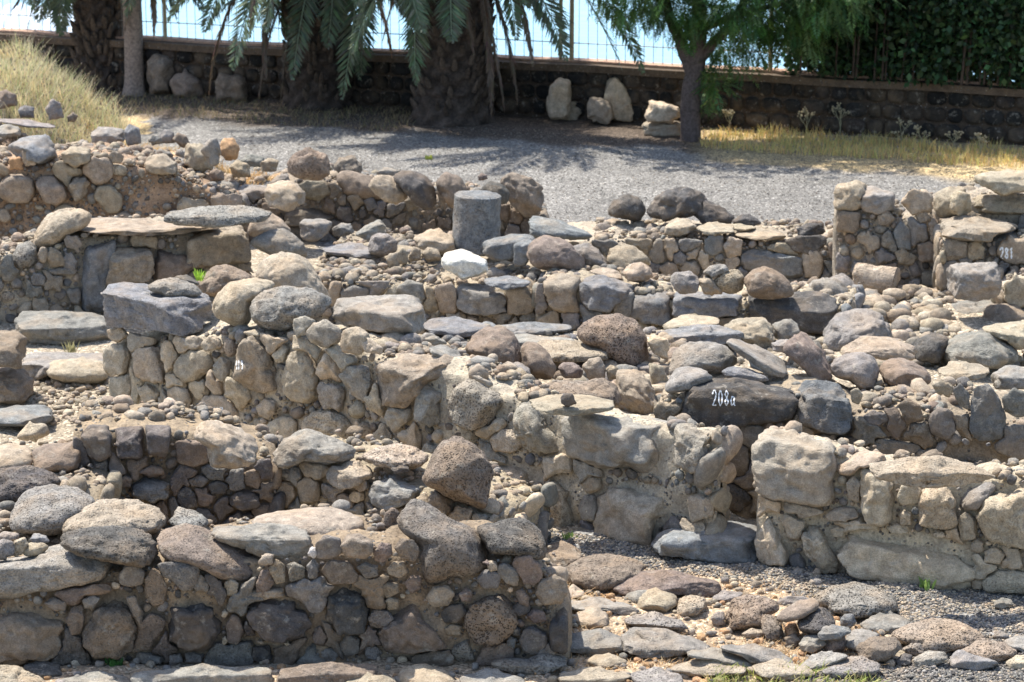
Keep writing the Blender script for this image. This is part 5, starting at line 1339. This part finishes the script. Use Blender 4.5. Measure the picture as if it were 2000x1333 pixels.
def palm(px, py, r, top, fr, label, seed, lean=0):
    rng = np.random.RandomState(seed); b = at_z(px, py)
    root = empty('palm_tree', tuple(b)); tag(root, label, 'palm tree', 'palms along the garden wall'); loc = tuple(b)
    na, nl = 96, 110; a = np.linspace(0, 2 * math.pi, na, endpoint=False); z = np.linspace(-.1, top, nl)
    A, Z = np.meshgrid(a, z, indexing='ij'); A, Z = A.T.ravel(), Z.T.ravel()
    rr = r * (1 + .22 * np.exp(-np.maximum(Z, 0) / .18) + .16 * sstep(Z, top - 1.2, top))
    wv_ = .35 * vnoise(np.stack([np.cos(A) * 2, np.sin(A) * 2, Z * 4 + seed], 1)); u = A / (2 * math.pi) * 9 + wv_; v = Z / .12 + wv_ * 2
    k = np.abs(((u + v * .5) % 1) - .5) + np.abs(((u - v * .5) % 1) - .5)      # diamond leaf scars
    rr = rr + (.5 - k) * .075 + .02 * fbm(np.stack([A * 5, Z * 18, A * 0], 1), 2)
    V = np.stack([b[0] + rr * np.cos(A) + lean * Z, b[1] + rr * np.sin(A), Z], 1)
    i, j = np.meshgrid(np.arange(nl - 1), np.arange(na), indexing='ij'); i, j = i.ravel(), j.ravel(); j2 = (j + 1) % na
    F = np.stack([i * na + j, i * na + j2, (i + 1) * na + j2, (i + 1) * na + j], 1)
    col = np.array([.06, .046, .036]) * (1 + (.5 - k) * .5 + .5 * vnoise(np.stack([np.cos(A) * 5, np.sin(A) * 5, Z * 9], 1)))[:, None]
    # cut leaf bases and hanging dead skirt
    h = Heap(); h.add(V, F, np.clip(col, .015, .5))
    for q in range(330):
        an = rng.uniform(0, 6.28); zz = rng.uniform(.1, top); rad = r * 1.04
        p = np.array([b[0] + rad * math.cos(an), b[1] + rad * math.sin(an), zz]); o = np.array([math.cos(an), math.sin(an), 1.6]); o /= np.linalg.norm(o)
        tube(h, [p - o * .04, p + o * .05, p + o * rng.uniform(.08, .15)], [.045, .035, .012], np.array([.09, .068, .05]) * rng.uniform(.6, 1.3), 5)
    o = h.build('trunk', BARK, loc=loc); o.parent = root; o.location = (0, 0, 0)
    c = np.array([b[0] + lean * top, b[1], top + .7])
    frs = []
    for q in range(16):                                     # ragged lower fronds round the head of the trunk
        sx = rng.choice([-1, 1]); x2 = px + sx * rng.uniform(40, 190); y2 = rng.uniform(5, 95) - .12 * abs(x2 - px); dy = rng.uniform(-1.0, .5)
        fr = fr + [(px + sx * 20, -170, px + sx * rng.uniform(60, 150), -150 + rng.uniform(0, 60), x2, y2, dy, int(rng.rand() < .35))]
    for q in range(58):                                     # the living crown, mostly above the picture
        an = q * 2.4 + rng.uniform(-.2, .2); e = rng.uniform(.05, 1.25); L = rng.uniform(2.3, 3.0)
        d = np.array([math.cos(an), math.sin(an), 0]); 
        if d[1] < -.5 and e < .5: e += .5
        if (d[1] < -.35 and q % 3) or (seed < 23 and q % 2 and d[1] < .3): continue
        if seed == 23 and d[0] > .25 and d[1] > -.25: continue
        frs.append(([c, c + d * L * .45 * math.cos(e) + np.array([0, 0, L * .5 * math.sin(e) + .35]), c + d * L * (.75 + .2 * math.cos(e)) + np.array([0, 0, L * .25 * math.sin(e) - .1 - .25 * (1 - e)])], (.10, .15, .11), False, .42))
    for (x0, y0, x1, y1, x2, y2, dy, dead) in fr:
        p = [at_y(x0, y0, b[1] - r * .8), at_y(x1, y1, b[1] + dy * .5 - r), at_y(x2, y2, b[1] + dy - r)]
        colr = (.125, .16, .09) if not dead else (.17, .125, .085)
        if dead == 2: colr = (.36, .20, .10)
        frs.append((p, colr, dead > 0, .34 if not dead else .22))
    for (p, colr, dead, lf) in frs:
        h = frond(rng, p, lf, 64, np.array(colr) * rng.uniform(.8, 1.2), dead)
        o = mesh_from('dead_frond' if dead else 'frond', np.concatenate(h.V), np.concatenate(h.F), LEAFM, False, np.concatenate(h.C), loc=loc); o.parent = root; o.location = (0, 0, 0)
palm(197, 172, .29, 2.5, [(190, -160, 110, -60, 118, 66, -.4, 0), (190, -160, 60, -90, 40, 30, -.4, 1), (200, -150, 250, -60, 262, 60, -.3, 1), (230, -150, 310, -80, 300, 70, -.4, 1),
     (190, -170, 100, -100, 75, 40, -.6, 0), (230, -160, 330, -110, 395, 20, -.5, 0), (230, -160, 300, -90, 345, 40, -.3, 0)],
     'dark palm trunk farthest left, beside the bare wooden pole', 21)
palm(622, 206, .37, 2.3, [(600, -130, 500, -110, 455, 135, -.8, 0), (610, -130, 540, -60, 480, 80, -.9, 0), (640, -120, 600, -80, 572, 150, -.9, 0), (560, -120, 440, -90, 400, 60, -.3, 0),
     (560, -110, 430, -50, 408, 190, -.3, 1), (590, -60, 520, 20, 505, 205, -.4, 1), (600, -60, 560, 40, 548, 205, -.3, 1), (580, -60, 500, 0, 520, 150, -.6, 1),
     (680, -120, 715, -60, 668, 192, -.6, 0), (680, -120, 720, -40, 703, 150, -.4, 0), (680, -130, 740, -40, 765, 108, -.4, 2), (560, -150, 420, -110, 330, 40, -.3, 0), (640, -140, 660, -60, 640, 90, -1, 0),
     (600, -140, 540, -110, 520, 60, -1.2, 0)],
     'stout middle palm with dead fronds hanging on its left side', 22)
palm(884, 236, .43, 2.2, [(850, -120, 800, -40, 812, 162, -.7, 0), (880, -120, 878, -40, 882, 80, -.9, 0), (900, -100, 905, 0, 925, 105, -.5, 1), (930, -120, 1020, -60, 1040, 125, -.4, 1),
     (930, -120, 1050, -80, 1105, 115, -.5, 0), (930, -130, 1060, -60, 1118, 65, -.3, 0), (950, -150, 1160, -120, 1255, 140, -.8, 0), (950, -150, 1120, -110, 1212, 130, -.9, 0), (950, -150, 1180, -150, 1300, 60, -.5, 0),
     (940, -60, 960, 60, 985, 215, -.2, 1), (930, -60, 960, 40, 960, 225, -.1, 1), (930, -80, 990, 0, 1010, 200, -.1, 1), (850, -110, 740, -80, 700, 60, -.4, 0), (850, -110, 770, -60, 745, 95, -.2, 2), (820, -100, 740, -60, 690, 100, -.7, 0)],
     'thickest palm standing right of centre with fronds arching to the right', 23)

# bare wooden pole
def pole():
    b = at_z(263, 184); h = Heap(); rng = np.random.RandomState(4)
    z = np.linspace(-.1, 3.2, 60); P = np.stack([b[0] + .0 * z + .012 * np.sin(z * 2), b[1] + 0 * z, z], 1)
    tube(h, P, .125 - .008 * z + .03 * np.exp(-np.maximum(z, 0) / .1), (.27, .215, .175), 28)
    V = h.V[0]; V += .010 * fbm(V * np.array([24, 24, 2.5]), 3)[:, None] * np.array([1, 1, 0])
    o = h.build('wooden_pole', BARK, loc=tuple(b)); tag(o, 'bare weathered wooden pole at the end of the grassy bank', 'wooden pole')
pole()

# ---------------------------------------------------------------- broadleaf trees
LEAFG = plain('tree_leaf', (.06, .1, .03), .5, trans=.35, src='attr', var=.2)
def forked_tree():
    rng = np.random.RandomState(8); b = at_z(1350, 274); D = b[1]; root = empty('forked_tree', tuple(b)); loc = tuple(b)
    tag(root, 'slender forked tree with feathery bright green leaves at the gravel path', 'tree')
    h = Heap(); q = lambda x, y, dy=0: at_y(x, y, D + dy)
    def limb(pts, r0, r1, n=14):
        P = np.concatenate([bez([pts[i], (pts[i] + pts[i + 1]) / 2 + rng.normal(0, .01, 3), pts[i + 1]], n)[(1 if i else 0):] for i in range(len(pts) - 1)])
        tube(h, P, np.linspace(r0, r1, len(P)), (.105, .08, .07), 16)
    limb([b - np.array([0, 0, .1]), q(1349, 220), q(1353, 160), q(1362, 105), q(1366, 20), q(1372, -120)], .125, .08)
    limb([q(1354, 150), q(1330, 85), q(1308, 35), q(1290, -60), q(1240, -200)], .075, .04)
    limb([q(1362, 120), q(1392, 85), q(1420, 55), q(1470, -20), q(1540, -120)], .07, .03)
    limb([q(1362, 60), q(1440, 30), q(1520, 10), q(1600, -20)], .045, .02)
    V = h.V[0]
    for k in range(len(h.V)): h.V[k] = h.V[k] + .012 * fbm(h.V[k] * np.array([20, 20, 6]), 3)[:, None]
    t = h.build('trunk', BARK, loc=loc); t.parent = root; t.location = (0, 0, 0)
    hl = Heap()
    def spray(c, d, L):
        n = 11; T = d / np.linalg.norm(d); sd = np.cross(T, [0, 0, 1.]); sd /= np.linalg.norm(sd) + 1e-6
        cols = np.array([.085, .17, .045]) * rng.uniform(.5, 1.5) * np.array([rng.uniform(.8, 1.4), 1, rng.uniform(.7, 1.6)])
        C = bez([c, c + T * L * .5, c + T * L + np.array([0, 0, -.25 * L])], n)
        for s in (-1, 1):
            dd = T * .45 + s * sd + np.array([0, 0, -.2]); dd = dd / np.linalg.norm(dd) + rng.normal(0, .1, (n, 3))
            l = L * .42 * np.sin(math.pi * np.linspace(.15, .95, n)); Wd = np.tile(T, (n, 1))
            leaf_quads(hl, C, C + dd * l[:, None], Wd, np.full(n, L * rng.uniform(.035, .06)), np.clip(np.tile(cols, (n, 1)) * rng.uniform(.8, 1.2, (n, 1)), .01, .6))
    blobs = [(1250, -20, .5, 420), (1330, -90, .9, 500), (1340, 15, .42, 420), (1440, 10, .5, 520), (1500, 40, .4, 300), (1560, 0, .5, 420), (1420, 90, .26, 110), (1395, 130, .16, 40), (1475, 95, .24, 80),
             (1640, -30, .6, 380), (1480, -140, 1.0, 500), (1600, -180, .9, 400), (1398, 165, .14, 40), (1390, 195, .1, 20), (1240, -150, .9, 300), (1575, 60, .3, 120), (1450, 140, .1, 14), (1200, -340, .6, 160), (1330, -420, .7, 200), (1100, -260, .35, 60)]
    for (x, y, R, n) in blobs:
        c = q(x, y, rng.uniform(-.4, .1))
        for k in range(int(n * .8)):
            v = rng.normal(size=3); v /= np.linalg.norm(v); p = c + v * R * rng.rand() ** .45 * np.array([1.1, 1, .8])
            d = v + rng.normal(0, .5, 3) + np.array([0, 0, -.5]); spray(p, d, rng.uniform(.12, .22))
    o = hl.build('crown', LEAFG, False, loc=loc); o.parent = root; o.location = (0, 0, 0)
forked_tree()
def dense_tree(px, R, H, n, seed, label, dy=.0):
    rng = np.random.RandomState(seed); d = ray(px, 150); q = WB0 + wn * dy; b = CAM + d * (((q - CAM) @ wn) / (d @ wn)); b[2] = 0
    root = empty('dense_tree', tuple(b)); loc = tuple(b); tag(root, label, 'tree', 'dense dark trees over the garden wall')
    h = Heap()
    for k in range(5):
        a = rng.uniform(0, 6.28); s = np.array([math.cos(a), math.sin(a) * .4, 0])
        P = bez([b + wn * .7 + s * .1, b + wn * .4 + s * R * .35 + np.array([0, 0, 1.9]), b + s * R * .7 + np.array([0, 0, 5.2])], 14); tube(h, P, np.linspace(.07, .03, 14), (.12, .09, .065), 8)
    for k in range(7):
        x = rng.uniform(-R, R); P = [b + wt * x - wn * rng.uniform(.1, .3) + np.array([0, 0, .7]), b + wt * (x + rng.normal(0, .04)) + np.array([0, 0, 1.6]), b + wt * (x + rng.normal(0, .1)) + np.array([0, 0, 2.8])]
        tube(h, P, rng.uniform(.008, .02), (.07, .05, .035), 5)
    t = h.build('trunk', BARK, loc=loc); t.parent = root; t.location = (0, 0, 0)
    hl = Heap(); cl = []
    for k in range(150):
        x, z = rng.uniform(-R, R), .78 + (H - .78) * rng.rand(); cl.append((b + wt * x + wn * rng.uniform(-.15, .9) + np.array([0, 0, z]), rng.uniform(.18, .42), rng.uniform(.55, 1.5)))
    for k in range(46): cl.append((b + wt * rng.uniform(-R, R) + wn * rng.uniform(.4, 1.1) + np.array([0, 0, rng.uniform(4.6, 5.4)]), rng.uniform(.25, .5), rng.uniform(.8, 1.5)))
    A, B, W, wd, cc = [], [], [], [], []
    for (c, r, tone) in cl:
        m = n // 150; v = rng.normal(size=(m, 3)); v /= np.linalg.norm(v, axis=1)[:, None]; p = c + v * (r * rng.rand(m) ** .5)[:, None]
        ok = p[:, 2] > .70; p, v = p[ok], v[ok]; m = len(p)
        dd = v + rng.normal(0, .6, (m, 3)) + np.array([0, 0, -.4]); dd /= np.linalg.norm(dd, axis=1)[:, None]; l = rng.uniform(.06, .11, m)
        A.append(p); B.append(p + dd * l[:, None]); w = np.cross(dd, rng.normal(size=(m, 3))); W.append(w / np.linalg.norm(w, axis=1)[:, None]); wd.append(l * .34)
        cc.append(np.array([.04, .075, .03]) * tone * rng.uniform(.4, 1.7, (m, 1)) * (1 + rng.normal(0, .12, (m, 3))))
    leaf_quads(hl, np.concatenate(A), np.concatenate(B), np.concatenate(W), np.concatenate(wd), np.clip(np.concatenate(cc), .008, .5))
    o = hl.build('crown', LEAFG, False, loc=loc); o.parent = root; o.location = (0, 0, 0)
dense_tree(1670, .8, 2.2, 19000, 31, 'dense dark tree over the garden wall nearest the forked tree')
dense_tree(1840, .8, 2.2, 19000, 32, 'dense dark tree over the garden wall between its two neighbours')
dense_tree(2010, .85, 2.2, 19000, 33, 'dense dark tree over the garden wall cut off by the right edge')

# ---------------------------------------------------------------- grass, weeds
GRASS = plain('grass_blade', (.3, .3, .1), .7, trans=.35, src='attr', var=.15)
def blades(name, pts, hgt, cols, label, seed, wide=.004, lean=.35, heads=0.0):
    rng = np.random.RandomState(seed); n = len(pts); z = full_z(pts[:, 0], pts[:, 1]); P = np.concatenate([pts, z[:, None]], 1)
    hh = hgt * rng.uniform(.5, 1.15, n) * np.clip(1 + .75 * fbm(P * 2.6, 2), .3, 1.6); a = rng.uniform(0, 6.28, n); ln = rng.uniform(.1, 1, n) * lean
    d = np.stack([np.cos(a) * ln, np.sin(a) * ln, np.ones(n)], 1); M = P + d * (hh * .5)[:, None]; T = M + np.stack([np.cos(a) * ln * 2.2, np.sin(a) * ln * 2.2, np.full(n, .8)], 1) * (hh * .5)[:, None]
    w = np.stack([-np.sin(a + .8), np.cos(a + .8), 0 * a], 1) * (wide * rng.uniform(.6, 1.4, n))[:, None]
    V = np.stack([P - w, P + w, M + w * .8, M - w * .8, T + w * .15, T - w * .15], 1).reshape(-1, 3); k = (np.arange(n) * 6)[:, None]
    F = np.concatenate([k + np.array([0, 1, 2, 3]), k + np.array([3, 2, 4, 5])])
    C = np.array([cols[i] for i in rng.randint(len(cols), size=n)]) * rng.uniform(.75, 1.25, (n, 1)); C = np.repeat(C, 6, 0)
    h = Heap(); h.add(V, F, np.clip(C, .01, .9))
    if heads:
        m = rng.rand(n) < heads; Q = T[m]; V0, F0 = ico(1)
        for p in Q: h.add(V0 * np.array([.006, .006, .014]) + p, np.concatenate([F0, F0[:, 2:]], 1), np.array([.40, .32, .26]) * rng.uniform(.7, 1.2))
    o = h.build(name, GRASS, False); return tag(o, label, None, None, 'stuff')
rng = np.random.RandomState(77)
def region(poly, n, z=0, clump=0):
    Q = np.array([at_z(p[0], p[1], z)[:2] for p in poly]); lo, hi = Q.min(0), Q.max(0); p = rng.uniform(lo, hi, (n * 8, 2)); p = p[in_poly(Q, p)]
    if clump: p = p[(vnoise(np.concatenate([p * clump, 0 * p[:, :1]], 1)) + rng.normal(0, .3, len(p))) > -.05]
    return p[:n]
GW = lambda s, o: (WB0 + wt * s + wn * o)[:2]
p = np.stack([rng.uniform(-6.2, -4.2, 26000), rng.uniform(24.0, 29.5, 26000)], 1); p = p[(p[:, 0] < -4.55 + rng.normal(0, .1, len(p))) & (p[:, 1] > 25.9 - .9 * np.maximum(p[:, 0] + 4.7, 0) + rng.normal(0, .12, len(p)))]
blades('grass', p, .27, [(.66, .60, .38), (.70, .62, .40), (.45, .49, .24), (.72, .56, .33)], 'tall pale grass with seed heads on the bank at top left', 1, .004, .4, .12)
p = region([(150, 215), (330, 210), (540, 300), (440, 330), (250, 275), (150, 262)], 7000, .5)
blades('grass', p, .10, [(.62, .38, .16), (.55, .40, .2), (.6, .45, .25)], 'short orange dry grass along the foot of the bank', 2, .005, .8)
p = np.array([GW(WLn * (.47 + .52 * rng.rand()), -rng.uniform(.35, 1.45)) for _ in range(10000)]); p = p[p[:, 0] > 2.15]
p = p[(vnoise(np.concatenate([p * 1.8, 0 * p[:, :1]], 1)) > -.55)]
blades('grass', p, .12, [(.78, .58, .22), (.72, .60, .24), (.58, .56, .2), (.78, .52, .24)], 'yellow dry grass strip before the garden wall at right', 3, .004, .35, .05)
p = np.array([GW(WLn * rng.uniform(.14, .5), -rng.uniform(.2, 1.7)) for _ in range(3500)])
blades('grass', p, .07, [(.28, .22, .13), (.35, .26, .14), (.2, .2, .1)], 'sparse dry weeds in the shade under the palms', 4, .004, .8)
p = region([(1380, 1312), (1690, 1308), (1720, 1345), (1380, 1345)], 900, 0, 2.2)
blades('grass', p, .045, [(.28, .34, .08), (.38, .40, .12), (.5, .42, .2)], 'small green weeds between slabs at the bottom edge', 5, .004, .9)
p = region([(1090, 1120), (1700, 1160), (1740, 1300), (1090, 1320)], 3500, 0, 1.7)
blades('grass', p, .03, [(.60, .40, .2), (.55, .36, .2), (.5, .4, .25)], 'orange dry grass litter between the paving slabs', 6, .003, 1.6)
def tuft(px, py, z, h, n, cols, label, seed, wide=.006, name='weed'):
    r = np.random.RandomState(seed); b = at_z(px, py, z); pts = b[:2] + r.normal(0, .018, (n, 2)); hp = Heap()
    for (x, y) in pts:
        a = r.uniform(0, 6.28); l = h * r.uniform(.5, 1.1); d = np.array([math.cos(a) * .4, math.sin(a) * .4, 1.]); P0 = np.array([x, y, z]); T = P0 + d * l; Mi = P0 + d * l * .5 + np.array([0, 0, l * .08]); w = np.array([1., 0, 0]) * wide
        hp.add(np.array([P0 - w * .4, P0 + w * .4, Mi + w, Mi - w, T + w * .1, T - w * .1]), np.array([[0, 1, 2, 3], [3, 2, 4, 5]]), np.array(cols) * r.uniform(.7, 1.3))
    o = hp.build(name, GRASS, False, loc=tuple(b)); return tag(o, label, 'weed', 'small green weeds')
G1 = (.14, .30, .05)
tuft(388, 548, .80, .085, 26, (.30, .48, .06), 'bright green weed sprouting left of the brown dome boulder', 1)
tuft(521, 566, 1.02, .05, 10, (.28, .45, .06), 'tiny green sprout between two boulders on the middle wall', 2)
tuft(1337, 1085, 0, .07, 14, G1, 'green sprout in front of the broad bluish doorstep slab', 3)
tuft(1808, 1152, 0, .07, 26, (.25, .36, .1), 'green weed at the foot of the pale right wall', 4, .008)
tuft(1112, 1054, 0, .05, 12, (.25, .36, .1), 'green weed at the near foot of the middle wall', 5)
tuft(555, 1282, 0, .07, 24, (.05, .2, .04), 'green weed in shade at the foot of the front wall, right of another', 6, .01)
tuft(225, 1305, 0, .06, 22, (.07, .18, .04), 'green weed in shade at the foot of the front wall near the left corner', 7, .009)
tuft(838, 312, 0, .05, 24, (.42, .46, .1), 'yellow green weed on the sloping gravel path', 8, .01)
tuft(140, 690, .0, .10, 30, (.34, .32, .17), 'dry grey weed before the squared doorstep block', 9, .005)
# branching thistles in the dry grass
def thistle(px, py, h, label, seed):
    r = np.random.RandomState(seed); b = at_z(px, py); hp = Heap()
    def br(p, d, l, rad, k):
        q = p + d * l; tube(hp, [p, (p + q) / 2 + r.normal(0, .006, 3), q], [rad, rad * .8, rad * .6], (.40, .38, .24), 5)
        if k:
            for _ in range(3): e = d + r.normal(0, .55, 3) * np.array([1, .6, .5]); e[2] = abs(e[2]) + .25; br(p + (q - p) * r.uniform(.45, 1), e / np.linalg.norm(e), l * .62, rad * .7, k - 1)
        else:
            V0, F0 = ico(1); hp.add(V0 * .012 + q, np.concatenate([F0, F0[:, 2:]], 1), (.46, .40, .26))
    br(b, np.array([0, 0, 1.]), h * .5, .006, 3)
    # the heads are triangles padded to quads, so rebuild as quads only where needed
    o = hp.build('thistle', GRASS, False, loc=tuple(b)); tag(o, label, 'thistle', 'dry thistles in the yellow grass')
for k, (x, y, h, lb) in enumerate([(1425, 262, .30, 'dry thistle nearest the forked tree'), (1575, 268, .38, 'dry thistle behind the long pale cut stone'), (1640, 275, .42, 'tallest dry thistle, right of the long pale cut stone'),
        (1760, 290, .34, 'dry thistle midway along the yellow grass strip'), (1800, 296, .30, 'low dry thistle just right of the midway one'), (1862, 300, .28, 'small dry thistle towards the right end of the grass strip'), (1915, 308, .30, 'last dry thistle before the right edge')]):
    thistle(x, y, h, lb, 50 + k)

# far hut with a corrugated roof at the shore, top left
def hut():
    c = np.array([-8.3, 40.0, 0]); root = empty('shore_hut', tuple(c)); tag(root, 'pale blue corrugated roof shed far off beyond the fence, top left corner', 'hut'); loc = tuple(c)
    h = Heap()
    n = 60; X = np.linspace(-1.7, 1.7, n); V = []
    for k, x in enumerate(X): V += [(c[0] + x, c[1] - 1.0, -.55 + .03 * math.sin(k * 1.9)), (c[0] + x, c[1] + 1.2, .15 + .03 * math.sin(k * 1.9))]
    V = np.array(V); F = np.array([(2 * k, 2 * k + 2, 2 * k + 3, 2 * k + 1) for k in range(n - 1)])
    V2 = V - np.array([0, 0, .05]); h.add(V, F, (.55, .65, .72)); h.add(V2, F[:, ::-1], (.5, .6, .68))
    o = h.build('roof', plain('hut_roof', (.5, .6, .7), .4, src='attr', var=.1), False, loc=loc); o.parent = root; o.location = (0, 0, 0)
    h = Heap(); 
    for (x0, x1, y0, y1) in ((-1.5, 1.5, -.8, -.7), (-1.5, 1.5, 1.0, 1.1), (-1.5, -1.4, -.8, 1.0), (1.4, 1.5, -.8, 1.0)):
        V = np.array([(c[0] + x, c[1] + y, z) for x in (x0, x1) for y in (y0, y1) for z in (-3.2, -.62)]); h.add(V, np.array([(0, 1, 3, 2), (4, 6, 7, 5), (0, 4, 5, 1), (2, 3, 7, 6), (0, 2, 6, 4), (1, 5, 7, 3)]), (.6, .62, .62))
    o = h.build('wall', plain('hut_wall', (.6, .6, .6), .8, src='attr', var=.1), False, loc=loc); o.parent = root; o.location = (0, 0, 0)
    h = Heap()
    for k in range(26): x = c[0] - 1.7 + k * .14; tube(h, [(x, c[1] - 1.3, -1.6), (x, c[1] - 1.3, -.75)], .012, (.75, .77, .78), 4)
    tube(h, [(c[0] - 1.75, c[1] - 1.3, -.75), (c[0] + 1.9, c[1] - 1.3, -.75)], .02, (.75, .77, .78), 5)
    o = h.build('railing', plain('hut_rail', (.7, .7, .7), .6, src='attr', var=.05), False, loc=loc); o.parent = root; o.location = (0, 0, 0)
hut()
